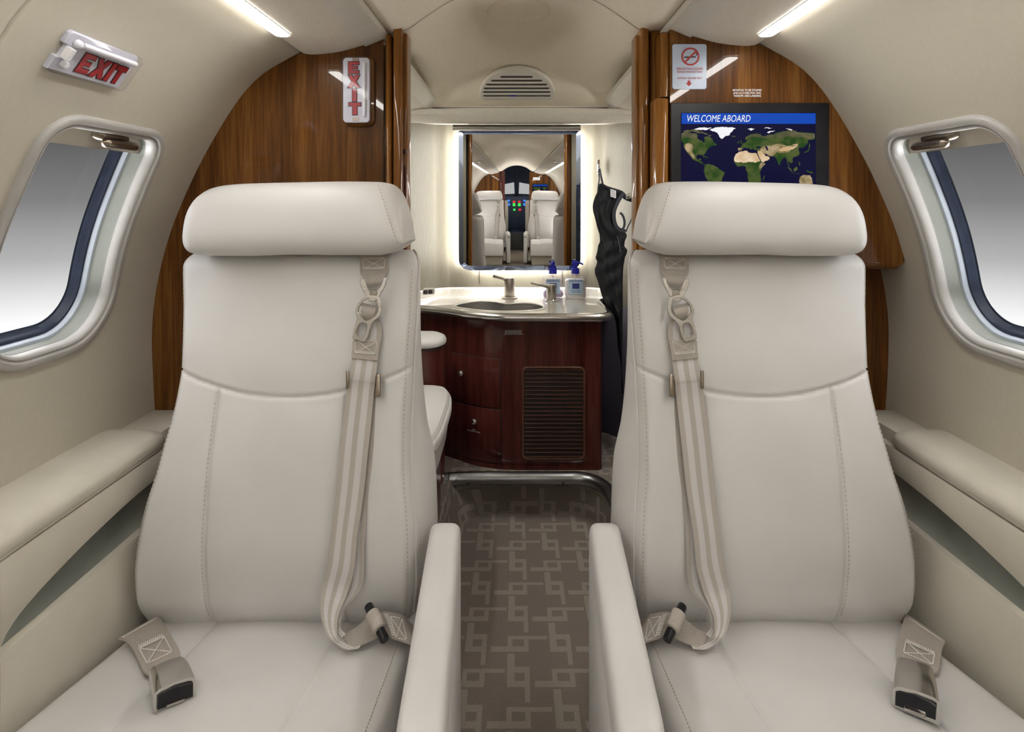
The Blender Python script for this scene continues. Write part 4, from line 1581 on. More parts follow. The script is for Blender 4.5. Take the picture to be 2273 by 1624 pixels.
r = empty('wall_monitor', W(1662, 440, YR), 'black framed monitor showing a blue welcome banner over a world map', 'monitor')
fr = Frame((0, YR - .0005, 0), (1, 0, 0), (0, 0, 1), (0, -1, 0))
Q = lambda x, y: (CX + (x - VX) / F * YR, CZ - (y - VY) / F * YR)
rect = lambda x0, y0, x1, y1: [Q(x0, y1), Q(x1, y1), Q(x1, y0), Q(x0, y0)]
obj('bezel', *prism(fr, rect(1487.5, 229, 1838.5, 446), .004, inset=.0015), 'gasket_black' if 'gasket_black' in M else 'black', r)
M['screen'] = emit_mat('screen_navy', (.0015, .0015, .014), 1.0)
M['banner'] = emit_mat('banner_blue', (.0028, .031, .215), 1.0)
M['scrwhite'] = emit_mat('screen_white', (.43, .43, .44), 1.0)


def land_mat(name, c1, c2, sc=60):
    m, nt, b = principled(name, (0, 0, 0), .6, emit=(1, 1, 1), estr=.45, spec=.1)
    N, L = nt.nodes, nt.links
    tc = N.new('ShaderNodeTexCoord')
    nz = N.new('ShaderNodeTexNoise')
    nz.inputs['Scale'].default_value = sc
    nz.inputs['Detail'].default_value = 5
    L.new(tc.outputs['Object'], nz.inputs['Vector'])
    cr = N.new('ShaderNodeValToRGB')
    cr.color_ramp.elements[0].position, cr.color_ramp.elements[0].color = .38, (*c1, 1)
    cr.color_ramp.elements[1].position, cr.color_ramp.elements[1].color = .64, (*c2, 1)
    L.new(nz.outputs['Fac'], cr.inputs[0])
    L.new(cr.outputs[0], b.inputs['Emission Color'])
    return m


M['green'] = land_mat('map_green', (.018, .060, .010), (.085, .110, .030))
M['tundra'] = land_mat('map_tundra', (.070, .075, .035), (.14, .125, .065))
M['desert'] = land_mat('map_desert', (.62, .42, .22), (.85, .68, .47), 45)
M['steppe'] = land_mat('map_steppe', (.22, .17, .07), (.50, .38, .22), 70)
scr = obj('screen', *prism(fr, rect(1510, 251, 1808, 425), .0004, w0=.0041), 'screen', r)
bn = obj('banner', *prism(fr, rect(1511.5, 252, 1807.5, 275.5), .0002, w0=.0046), 'banner', scr)
f2 = Frame((Q(1521.5, 264.5)[0], YR - .0055, Q(1521.5, 264.5)[1]), (1, 0, 0), (0, 0, 1), (0, -1, 0))
obj('banner_lettering', *text_geo(f2, 'WELCOME ABOARD', 21.5 * YR / F, 0, .22, 0, .0002, align='LEFT', squeeze=.715), 'scrwhite', scr, smooth=False)


def mp(l):
    return [Q(1470 + x / 4.641, 70 + y / 4.641) for x, y in l]


RNG = random.Random(3)


def coast(pts, levels=2, amp=.13):
    for _ in range(levels):
        out_ = []
        for i, (x0, y0) in enumerate(pts):
            x1, y1 = pts[(i + 1) % len(pts)]
            d = math.hypot(x1 - x0, y1 - y0)
            out_.append((x0, y0))
            if d > 7:
                k = RNG.uniform(-amp, amp)
                out_.append(((x0 + x1) / 2 - (y1 - y0) * k, (y0 + y1) / 2 + (x1 - x0) * k))
        pts = out_
    return pts


def land(name, pts, mat, lv=0):
    pts = coast(pts)
    obj(name, *prism(fr, mp(pts), .0001, w0=.0046 + .00012 * lv), mat, scr, smooth=False)


land('map_continent', [(190, 1050), (230, 1042), (300, 1048), (345, 1052), (360, 1075), (352, 1100), (372, 1118), (405, 1130), (420, 1148), (432, 1135), (428, 1112), (418, 1095), (440, 1085),
              (470, 1080), (500, 1100), (530, 1150), (555, 1165), (540, 1180), (490, 1185), (470, 1205), (455, 1222), (440, 1250), (420, 1268), (428, 1290), (418, 1302), (408, 1272), (370, 1268),
              (345, 1280), (345, 1305), (362, 1322), (380, 1306), (397, 1310), (385, 1335), (405, 1345), (415, 1368), (440, 1372), (430, 1382), (400, 1365), (370, 1345), (340, 1335), (300, 1310),
              (275, 1280), (250, 1250), (225, 1215), (210, 1180), (212, 1150), (190, 1130)], 'green')
land('map_region', [(190, 1052), (230, 1044), (300, 1050), (340, 1055), (350, 1078), (345, 1098), (300, 1100), (250, 1092), (190, 1088)], 'tundra', 1)
land('map_region', [(226, 1165), (262, 1150), (300, 1165), (312, 1200), (300, 1235), (322, 1275), (330, 1310), (300, 1300), (276, 1270), (250, 1240), (228, 1205)], 'steppe', 1)
land('map_island', [(205, 1030), (250, 1016), (300, 1010), (350, 1014), (400, 1030), (440, 1046), (500, 1075), (488, 1082), (440, 1066), (400, 1050), (350, 1044), (290, 1034), (240, 1044)], 'tundra')
land('map_island', [(320, 1008), (360, 996), (420, 990), (500, 992), (475, 1003), (435, 1018), (410, 1012), (370, 1014)], 'scrwhite')
land('map_island', [(480, 1018), (520, 1000), (580, 988), (650, 985), (720, 990), (750, 998), (725, 1010), (715, 1030), (690, 1050), (682, 1072), (640, 1078), (615, 1105), (600, 1108), (582, 1088),
              (562, 1050), (530, 1030)], 'scrwhite')
land('map_continent', [(440, 1374), (470, 1362), (510, 1375), (560, 1400), (600, 1430), (638, 1450), (625, 1480), (608, 1510), (590, 1560), (545, 1600), (480, 1600), (440, 1502), (430, 1470),
              (416, 1440), (425, 1400)], 'green')
EUR = [(770, 1200), (808, 1196), (802, 1176), (818, 1160), (850, 1142), (868, 1118), (842, 1112), (850, 1088), (900, 1062), (960, 1052), (1010, 1060), (1012, 1076), (1040, 1078), (1080, 1066),
       (1140, 1060), (1150, 1046), (1200, 1040), (1270, 1026), (1340, 1020), (1370, 1034), (1440, 1045), (1500, 1045), (1558, 1055), (1558, 1110), (1502, 1115), (1482, 1130), (1492, 1150),
       (1470, 1168), (1450, 1190), (1425, 1202), (1405, 1195), (1390, 1212), (1405, 1250), (1395, 1276), (1368, 1290), (1340, 1295), (1328, 1312), (1336, 1345), (1312, 1360), (1298, 1345),
       (1282, 1330), (1285, 1360), (1300, 1385), (1290, 1385), (1272, 1350), (1268, 1312), (1245, 1298), (1228, 1312), (1208, 1340), (1196, 1376), (1184, 1370), (1168, 1328), (1150, 1295),
       (1128, 1288), (1090, 1285), (1058, 1265), (1010, 1250), (985, 1238), (965, 1228), (962, 1210), (940, 1226), (928, 1210), (900, 1216), (880, 1198), (872, 1210), (850, 1195), (826, 1198),
       (808, 1226), (772, 1226)]
land('map_continent', EUR, 'green')
land('map_region', [(840, 1112), (852, 1088), (900, 1064), (958, 1054), (1000, 1062), (1010, 1078), (1080, 1068), (1200, 1044), (1340, 1024), (1438, 1048), (1555, 1058), (1555, 1095), (1440, 1085),
                  (1300, 1070), (1150, 1085), (1000, 1090), (900, 1085)], 'tundra', 1)
land('map_region', [(1000, 1210), (1050, 1175), (1100, 1180), (1160, 1160), (1230, 1168), (1300, 1175), (1385, 1158), (1370, 1195), (1310, 1222), (1270, 1250), (1200, 1255), (1170, 1240), (1130, 1282),
              (1090, 1280), (1050, 1258), (985, 1236)], 'steppe', 1)
land('map_region', [(1180, 1215), (1230, 1195), (1320, 1190), (1370, 1180), (1330, 1215), (1270, 1235), (1210, 1236)], 'desert', 2)
land('map_region', [(770, 1200), (806, 1198), (808, 1224), (772, 1226)], 'steppe', 1)
land('map_sea', [(950, 1192), (975, 1184), (1008, 1190), (1000, 1203), (958, 1204)], 'screen', 2)
land('map_sea', [(1045, 1180), (1065, 1178), (1072, 1200), (1080, 1225), (1066, 1228), (1056, 1205)], 'screen', 2)
land('map_region', [(972, 1232), (1010, 1236), (1040, 1262), (1050, 1285), (1085, 1290), (1098, 1302), (1080, 1326), (1030, 1350), (1016, 1344), (988, 1296)], 'desert', 1)
land('map_continent', [(745, 1268), (790, 1238), (858, 1230), (880, 1250), (910, 1256), (962, 1258), (982, 1300), (1004, 1346), (1054, 1358), (1046, 1376), (1012, 1410), (992, 1450), (1002, 1500),
                (990, 1590), (880, 1590), (866, 1502), (870, 1470), (850, 1422), (850, 1396), (800, 1388), (770, 1392), (745, 1370), (728, 1342), (730, 1302)], 'green')
land('map_region', [(745, 1268), (790, 1238), (858, 1230), (880, 1250), (910, 1256), (962, 1258), (982, 1300), (1000, 1340), (950, 1352), (900, 1346), (850, 1352), (800, 1344), (740, 1342), (730, 1302)],
     'desert', 1)
land('map_region', [(1004, 1350), (1052, 1360), (1044, 1376), (1012, 1408), (990, 1420), (985, 1390)], 'steppe', 1)
for pts, mt in (([(790, 1118), (806, 1122), (806, 1138), (818, 1154), (795, 1157), (800, 1140)], 'green'), ([(765, 1136), (784, 1130), (782, 1152), (766, 1156)], 'green'),
                ([(702, 1076), (740, 1076), (748, 1084), (725, 1090)], 'tundra'), ([(868, 1006), (940, 1004), (925, 1014), (905, 1024)], 'scrwhite'),
                ([(1068, 1044), (1085, 1032), (1148, 1020), (1146, 1026), (1105, 1036), (1085, 1050)], 'scrwhite'), ([(1035, 1000), (1130, 996), (1100, 1003)], 'scrwhite'),
                ([(1260, 998), (1300, 1004), (1330, 1018), (1285, 1012)], 'scrwhite'), ([(1440, 1250), (1475, 1232), (1490, 1218), (1496, 1180), (1506, 1150), (1512, 1172), (1500, 1222), (1465, 1250)], 'green'),
                ([(1278, 1388), (1300, 1405), (1330, 1442), (1318, 1450), (1296, 1420)], 'green'), ([(1338, 1418), (1372, 1392), (1384, 1412), (1360, 1444), (1344, 1440)], 'green'),
                ([(1325, 1452), (1400, 1458), (1398, 1464), (1330, 1460)], 'green'), ([(1470, 1428), (1500, 1438), (1544, 1446), (1528, 1462), (1482, 1450)], 'green'),
                ([(1390, 1340), (1400, 1345), (1412, 1375), (1404, 1390), (1394, 1362)], 'green'), ([(1404, 1500), (1440, 1478), (1475, 1482), (1510, 1480), (1530, 1510), (1540, 1570), (1400, 1570)], 'steppe'),
                ([(1032, 1490), (1048, 1484), (1036, 1530), (1026, 1530)], 'green'), ([(425, 1282), (470, 1300), (462, 1306), (428, 1292)], 'green')):
    land('map_island', pts, mt)

# ------------------------------------------------------------------ ceiling fittings
pt = lambda x, Y, d=0.0: Vector((x, Y, lav_ceiling_z(x, Y) - d))
v, f = [], []
cx_, cy_ = -.0095, 1.437
rings = [(1.03, -.0004), (1.02, .0012), (1.0, .0014), (.985, .0003), (.97, .0016), (.6, .002), (.3, .002)]
n = 72
for k, d in rings:
    for i in range(n):
        a = i / n * math.tau
        v.append(pt(cx_ + .0775 * k * math.cos(a), cy_ + .083 * k * math.sin(a), d))
for q in range(len(rings) - 1):
    for i in range(n):
        f.append((q * n + i, q * n + (i + 1) % n, (q + 1) * n + (i + 1) % n, (q + 1) * n + i))
f.append(tuple(range((len(rings) - 1) * n, len(rings) * n)))
tag(obj('ceiling_hatch', v, f, 'ceil', sharp=60), 'flush oval hatch outlined in the ceiling ahead of the slotted vent', 'hatch')

a, b = pt(0, 1.745, .011), pt(0, 1.968, .010)
xm = CX + (1148 - VX) / F * 1.855
cen = (a + b) / 2
fr = Frame((xm, cen.y, cen.z), (1, 0, 0), (a - b), None)
if fr.un.z > 0:
    fr.un = -fr.un
hh = (a - b).length / 2
hw = .1225
r = empty('air_vent', (xm, cen.y, cen.z), 'half-oval slotted air vent set in the ceiling above the mirror', 'vent')
dome = [(hw * math.cos(t) * (1 - .0 * math.sin(t)), -hh * .78 + hh * 1.78 * math.sin(t)) for t in np.linspace(0, math.pi, 40)]
dome = [(hw * .86, -hh)] + [(hw * .96, -hh * .95)] + dome + [(-hw * .96, -hh * .95), (-hw * .86, -hh)]
slots = []
K = 2 * hh / (212 - 152)
for y, x0, x1 in ((166, 1111, 1182), (173, 1090, 1203), (180.5, 1078, 1215), (188, 1072, 1221), (195.5, 1069, 1224.5), (203.5, 1068.5, 1226)):
    yy = (182 - y) * K
    sx = 1.855 / F
    slots.append(rrect((x1 - x0) * sx, 4.4 * K, 2.1 * K, 4, ((x0 + x1) / 2 * sx - 1148 * sx, yy)))
obj('face_plate', *prism(fr, dome, .0022, holes=[s[::-1] for s in slots], w0=.0045, inset=.0008), 'rail', r, sharp=30)
obj('skirt', *prism(fr, dome, .0105, holes=[[(x * .96, y * .96) for x, y in dome][::-1]], w0=-.006), 'rail', r, sharp=30)
obj('duct_lining', *prism(fr, [(x * .955, y * .955) for x, y in dome], .008, w0=-.0045), 'outline', r)
sx = 1.855 / F
obj('slot_sticker', *prism(fr, rrect(15 * sx, 3.0 * K, .0006, 2, (-9 * sx, (182 - 204) * K)), .0006, w0=.0038), 'blue', r)

tb = [Vector((x, BK + .003, CZ + z - .0015)) for x, z in catmull([(-a_, b_) for a_, b_ in VAULT[2:]] + [(a_, b_) for a_, b_ in VAULT[-2:1:-1]], 6)]
tag(obj('trim_3', *tube(tb, .0013, 8), 'ceil_outer'), kind='structure')

for side, par in ((-1, pl_), (1, pr_)):
    fr = Frame((0, BK + .062, CZ), (1, 0, 0), (0, 0, 1), (0, 1, 0))
    o_ = [(side * .285, -CZ + FZ)] + [(side * .285, .36)] + [(side * x, z + .004) for x, z in TOPEDGE[::-1]] + wall_outline(side, -.515, .315) + [(side * .795, -.52), (side * .78, -CZ + FZ)]
    obj('rear_lining', *prism(fr, o_, .004), 'lavwall', par, smooth=False)
BEFORE_LAV = set(bpy.data.objects)
# ------------------------------------------------------------------ lavatory walls
WPLAN = catmull([(-.775, 1.53), (-.74, 1.75), (-.64, 2.10), (-.53, 2.34), (-.44, 2.49), (-.375, 2.565), (-.325, 2.592), (-.28, 2.6), (-.14, 2.6), (0, 2.6), (.14, 2.6), (.28, 2.6),
                 (.325, 2.592), (.375, 2.565), (.44, 2.49), (.53, 2.34), (.64, 2.10), (.74, 1.75), (.775, 1.53)], 8)


def plan_offset(pl, d):
    out = []
    for i, p in enumerate(pl):
        t = np.array(pl[min(i + 1, len(pl) - 1)]) - np.array(pl[max(i - 1, 0)])
        t /= np.linalg.norm(t)
        out.append(np.array(p) + np.array([t[1], -t[0]]) * d)       # positive = towards the room
    return out


def wall_sheet(name, pl, z0, z1, mat, nz=2, **k):
    loops = [[Vector((p[0], p[1], z)) for p in pl] for z in np.linspace(z0, z1, nz)]
    return obj(name, *loft(loops, closed=False, caps=False), mat, **k)


tag(wall_sheet('wall_back', WPLAN, .0, CZ + .36, 'lavwall', sharp=0), kind='structure')
# two upright seams in the panel under the mirror
for i, xs in enumerate((-.178, .190)):
    mb = MB()
    mb.add(*box(xs - .0014, xs + .0014, 2.5975, 2.6005, CZ - .36, CZ - .285, 0))
    tag(mb.build('trim_%d' % (4 + i), 'outline', smooth=False), kind='structure')
# dark woven dado on the side next to the vanity
CT_ = CZ - .411
right = [p for p in WPLAN if p[0] > .30]
dd = plan_offset(right, .012)
d2 = plan_offset(right, .002)
loops = [[Vector((p[0], p[1], LAVZ + .001)) for p in dd], [Vector((p[0], p[1], CT_ - .034)) for p in dd], [Vector((p[0], p[1], CT_ - .030)) for p in d2]]
tag(obj('side_dado', *loft(loops, closed=False, caps=False), 'navy', sharp=0), 'dark navy woven dado panel on the side wall behind the hanging garment', 'wall panel')
# valance over the mirror
sec = [(2.405, .3905), (2.402, .385), (2.405, .36), (2.418, .338), (2.440, .330), (2.47, .342), (2.60, .348), (2.61, .3905)]
c = catmull(sec, 5)
loops = []
for x in np.linspace(-.82, .82, 41):
    fw = -.10 * min(1, max(0, (abs(x) - .30) / .35)) ** 1.3
    loops.append([Vector((x, p[0] + fw * (1 if p[0] < 2.5 else .6), CZ + p[1] - .012 * min(1, max(0, (abs(x) - .2) / .4)) * (1 if p[1] > .36 else .2))) for p in c])
tag(obj('overhead_valance', *loft(loops, closed=False, caps=False), 'valance', sharp=50), 'plain cream valance running across above the mirror', 'valance')
tag(obj('trim_6', *box(-.60, .60, 2.45, 2.46, CZ + .36, CZ + .42, 0), 'outline', smooth=False), kind='structure')  # black box behind the valance gap stands in for its shade

# ------------------------------------------------------------------ mirror with its hidden lamps and light bar
YM = 2.566
ang = math.radians(-.62)
r = empty('wall_mirror', W(1153.5, 600, YM), 'frameless mirror reflecting the cabin, glowing round its edges, over the basin', 'mirror')
mc = W(1153.5, 444, YM)
fr = Frame(mc, (1, 0, 0), (0, -math.sin(-ang), math.cos(ang)), None)
if fr.un.y > 0:
    fr.un = -fr.un
k = YM / F
mw, mh = 271 * k, 312 * k


def mout(ins, rr):
    w_, h_ = mw / 2 - ins, mh / 2 - ins
    pts = [(w_, h_), (-w_, h_)]
    for cx, a0 in ((-w_ + rr, 180), (w_ - rr, 270)):
        for q in range(9):
            a = math.radians(a0 + 90 * q / 8)
            pts.append((cx + rr * math.cos(a), -h_ + rr + rr * math.sin(a)))
    return pts


o0, o1 = mout(0, .05), mout(.021, .032)
n = len(o0)
obj('mirror_glass', [fr(*p, .0065) for p in o1], [tuple(range(n))], 'mirror', r, smooth=False)
loops = [[fr(*p, -.001) for p in o0], [fr(*p, .0015) for p in o0], [fr(*p, .0065) for p in o1]]
obj('bevel', *loft(loops, caps=False), 'bevel', r, smooth=False)
obj('backing', [fr(*p, -.0012) for p in o0], [tuple(range(n))[::-1]], 'white', r, smooth=False)
mb = MB()
for x0, x1, z0, z1 in ((-.262, -.252, CZ - .27, CZ + .31), (.252, .262, CZ - .27, CZ + .31), (-.20, .20, CZ - .284, CZ - .276)):
    mb = MB()
    mb.add(*box(x0, x1, 2.575, 2.594, z0, z1, .002))
    mb.build('lamp_tube', 'lamp_glow', r)
r = empty('light_bar', W(1147, 284, 2.53), 'long brushed metal light bar across the top of the mirror', 'light fitting')
a, b = W(1005, 284, 2.535), W(1288.5, 284, 2.535)
d = b - a
obj('bar', *tube([a, a + d * .002, b - d * .002, b], [.0135, .0148, .0148, .0135], 28), 'basin', r)
mb = MB()
for t in (.12, .88):
    p = a + d * t
    mb = MB()
    mb.add(*box(p.x - .01, p.x + .01, 2.54, 2.60, p.z - .006, p.z + .006, .001))
    mb.build('bracket', 'steel', r)

# ------------------------------------------------------------------ vanity unit
VC = pchip([-.62, -.45, -.33, -.25, -.19, -.12, -.05, .05, .29, .31], [2.44, 2.392, 2.345, 2.296, 2.252, 2.219, 2.204, 2.20, 2.20, 2.203])
CT = CZ - .411                      # counter top height
r = empty('vanity_cabinet', (0, 2.35, LAVZ), 'glossy dark mahogany vanity cabinet with a bowed front under the basin', 'cabinet')
xs = np.linspace(-.44, .29, 70)
front = [(x, VC(x)) for x in xs] + [(.29 + .019 * math.sin(a), 2.20 + .019 * (1 - math.cos(a))) for a in np.linspace(.2, math.pi / 2, 8)]
plan = front + [(.309, 2.52), (.30, 2.585), (-.28, 2.585), (-.44, 2.47)]
loops = [[Vector((*p, z)) for p in plan] for z in (LAVZ + .001, LAVZ + .002, CT - .0245)]
obj('body', *loft(loops, caps=False), 'mahog', r, sharp=35)
# kick board
loops = [[Vector((p[0] * 1.0, p[1] - .004, z)) for p in front] for z in (LAVZ, LAVZ + .018)]
obj('kick_board', *loft(loops, closed=False, caps=False), 'mahog', r)


def bowed(x0, x1, z0, z1, out, th=.004, rad=.003, n=26):
    """panel that follows the bowed front"""
    loops = []
    P = [(x, VC(x)) for x in np.linspace(x0, x1, n)]
    q = plan_offset(P, 1.0)
    nr = [b - np.array(a) for a, b in zip(P, q)]
    if nr[0][1] > 0:
        nr = [-m for m in nr]
    for (x, y), m in zip(P, nr):
        e = [(0, z0), (out - rad * .5, z0), (out, z0 + rad), (out, z1 - rad), (out - rad * .5, z1), (0, z1)]
        loops.append([Vector((x + m[0] * d, y + m[1] * d, z)) for d, z in e])
    return loft(loops)


for x0, x1, z0, z1, kx, kz in ((-.266, -.073, .3775, .561, 1022, 828), (-.266, -.072, LAVZ + .022, .371, 1052, 935)):
    obj('gap_lining', *bowed(x0 - .003, x1 + .003, z0 - .003, z1 + .003, .0012), 'outline', r)
    d = obj('door', *bowed(x0, x1, z0, z1, .005), 'mahog', r)
    Yk = 2.255 if kx < 1040 else 2.228
    kp = W(kx, kz, Yk)
    yk = VC(kp.x) - .005
    kp = W(kx, kz, yk - .01)
    obj('knob', *lathe(Vector((kp.x, yk + .002, kp.z)), [(.004, 0), (.004, -.007), (.009, -.009), (.0115, -.014), (.0095, -.0185), (.004, -.020), (.0005, -.0203)], 24, (0, 1, 0)), 'chrome', d)
mb = MB()
Yn = 2.1985
for s, y in (('ALL DOORS AND DRAWERS', 734), ('MUST BE CLOSED DURING', 737.6), ('TAXI, TAKEOFF AND LANDING', 741.2)):
    mb.add(*text_geo(Frame(W(1139.5, y, Yn), (1, 0, 0), (0, 0, 1), (0, -1, 0)), s, 3.9 * Yn / F, .00003, 0, 0, .0003, squeeze=.78))
mb.build('lettering', 'ink', r, smooth=False)
mb = MB()
yk = VC(-.17) - .0065
for s, y in (('TRASH', 954), ('NO CIGARETTE DISPOSAL', 957.8)):
    o2 = W(1051.5, y, yk)
    sl = Vector((1, -(VC(-.15) - VC(-.18)) / -.03, 0)).normalized()
    fr = Frame(Vector((o2.x, VC(o2.x) - .0062, o2.z)), sl, (0, 0, 1), None)
    if fr.un.y > 0:
        fr.un = -fr.un
    mb.add(*text_geo(fr, s, 3.6 * yk / F, .00005, 0, .0006, .0003, squeeze=.80))
mb.build('lettering', 'ink', r, smooth=False)
# louvred grille
fr = Frame(W(1228.5, 916.5, 2.1995), (1, 0, 0), (0, 0, 1), (0, -1, 0))
k = 2.2 / F
gw, gh = 141 * k, 207 * k
g = obj('grille', *prism(fr, rrect(gw, gh, .022, 6), .006, holes=[rrect(gw - .016, gh - .016, .016, 6)[::-1]], inset=.002), 'grille', r)
obj('lining', *prism(fr, rrect(gw - .01, gh - .01, .018, 6), .0006, w0=.0003), 'outline', g)
ns = 22
for i in range(ns):
    y = (gh - .026) * (.5 - i / (ns - 1))
    ww = gw - .015 - (.014 if i in (0, ns - 1) else 0)
    a, b = fr(-ww / 2, y, .003), fr(ww / 2, y, .003)
    q = [(-.0045, .0006), (.0005, .0048), (.0022, .0042), (-.002, .0006)]
    loops = [[p + Vector((0, -w_, z)) for z, w_ in q] for p in (a, b)]
    obj('slat', *loft([[fr(x, y + z, w_) for z, w_ in q] for x in (-ww / 2, ww / 2)]), 'grille', g, smooth=False)

# countertop with a kidney-shaped opening
SINK = [(-.262, 2.335), (-.22, 2.40), (-.165, 2.44), (-.105, 2.425), (-.058, 2.385), (-.012, 2.392), (.04, 2.395), (.085, 2.345), (.097, 2.29), (.062, 2.238), (-.02, 2.212), (-.11, 2.216),
        (-.185, 2.25), (-.238, 2.288)]
sink = [tuple(p) for p in catmull(SINK, 6, closed=True)]
fc = [(x, VC(x) - .038) for x in np.linspace(-.445, .285, 60)]
corner = [(.285 + .045 * math.sin(a), 2.162 + .045 * (1 - math.cos(a))) for a in np.linspace(.15, math.pi / 2, 9)]
edge = fc + corner + [(.333, 2.28), (.331, 2.34), (.328, 2.40), (.328, 2.46)]
outl = edge + [(.345, 2.50), (.365, 2.558), (.325, 2.585), (.28, 2.594), (-.28, 2.594), (-.325, 2.585), (-.375, 2.555), (-.43, 2.49)]
fr = Frame((0, 0, CT - .024), (1, 0, 0), (0, 1, 0), (0, 0, 1))
r = empty('countertop', (0, 2.4, CT - .024), 'polished pale stone countertop with a rolled metal front edge around the basin', 'countertop')
obj('slab', *prism(fr, outl, .024, holes=[sink[::-1]]), 'stone', r, sharp=30)
obj('metal_edge', *tube([Vector((p[0], p[1], CT - .0125)) for p in edge], .0165, 16), 'basin', r)
lip = [Vector((p[0], p[1], CT + .001)) for p in sink]
loops = []
for i, p in enumerate(lip):
    t = (lip[(i + 1) % len(lip)] - lip[i - 1]).normalized()
    nn = Vector((t.y, -t.x, 0))
    loops.append([p + nn * (.0055 * math.cos(a) + .001) + Vector((0, 0, .0035 * math.sin(a))) for a in np.linspace(0, math.tau, 13)[:-1]])
obj('sink_rim', *loft_ring(loops), 'stone', r)
bs_ = plan_offset([p for p in WPLAN if -.45 < p[0] < .40 and p[1] > 2.25], .006)
bs2 = plan_offset([p for p in WPLAN if -.45 < p[0] < .40 and p[1] > 2.25], .026)
loops = []
for a, b in zip(bs_, bs2):
    A, B = Vector((*a, 0)), Vector((*b, 0))
    loops.append([B + Vector((0, 0, CT - .002)) + (B - A) * .5, B + Vector((0, 0, CT + .006)), A.lerp(B, .8) + Vector((0, 0, CT + .030)), A.lerp(B, .5) + Vector((0, 0, CT + .038)),
                  A + Vector((0, 0, CT + .038)), A + Vector((0, 0, CT - .002))])
obj('backsplash', *loft(loops), 'stone', r, sharp=60)
# basin
c = np.mean(np.array(sink), axis=0)
r = empty('basin', (c[0], c[1], CT - .13), 'brushed steel kidney-shaped wash basin sunk in the stone counter', 'sink')
prof = [(.955, -.0015), (.953, -.006), (.95, -.03), (.935, -.07), (.90, -.10), (.78, -.118), (.4, -.124), (.08, -.126)]
obj('bowl', *loft([[Vector((c[0] + (p[0] - c[0]) * k_, c[1] + (p[1] - c[1]) * k_, CT + z)) for p in sink] for k_, z in prof], caps=False), 'basin', r, sharp=0)
obj('drain', *lathe((c[0], c[1], CT - .128), [(.026, 0), (.026, .004), (.02, .005), (.001, .003)], 24), 'chrome', r)


def tap(px, py, Y, rad, h, lever, base_r, label, name, base_mat):
    p = W(px, py, Y)
    p.z = CT + .0008
    q = empty(name, p, label, 'tap')
    b = obj('body', *lathe(p, [(rad * .92, .004), (rad, .008), (rad, h - .002), (rad * .96, h), (.001, h + .0006)], 32), 'nickel', q, sharp=35)
    obj('base_ring', *lathe(p, [(base_r, 0), (base_r, .005), (base_r * .93, .008), (rad * .9, .0085)], 32), base_mat, q, sharp=30)
    a, e = W(*lever[0]), W(*lever[1])
    d = (e - a).normalized()
    lr = lever[2]
    lv = obj('lever', *tube([a, a + d * .002, e - d * .002, e], [lr * .85, lr, lr, lr * .85], 16), 'nickel', q)
    return q


tap(1131, 660, 2.522, .0225, .088, ((1126, 622, 2.52), (1096, 613, 2.46), .0072), .034, 'tall nickel basin tap with a side lever standing behind the bowl', 'basin_tap', 'nickel')
tap(1224, 667, 2.455, .0198, .068, ((1219, 638, 2.44), (1179, 628, 2.39), .0052), .0285, 'short nickel lever tap on a chrome base standing before the bottles', 'basin_tap', 'chrome')


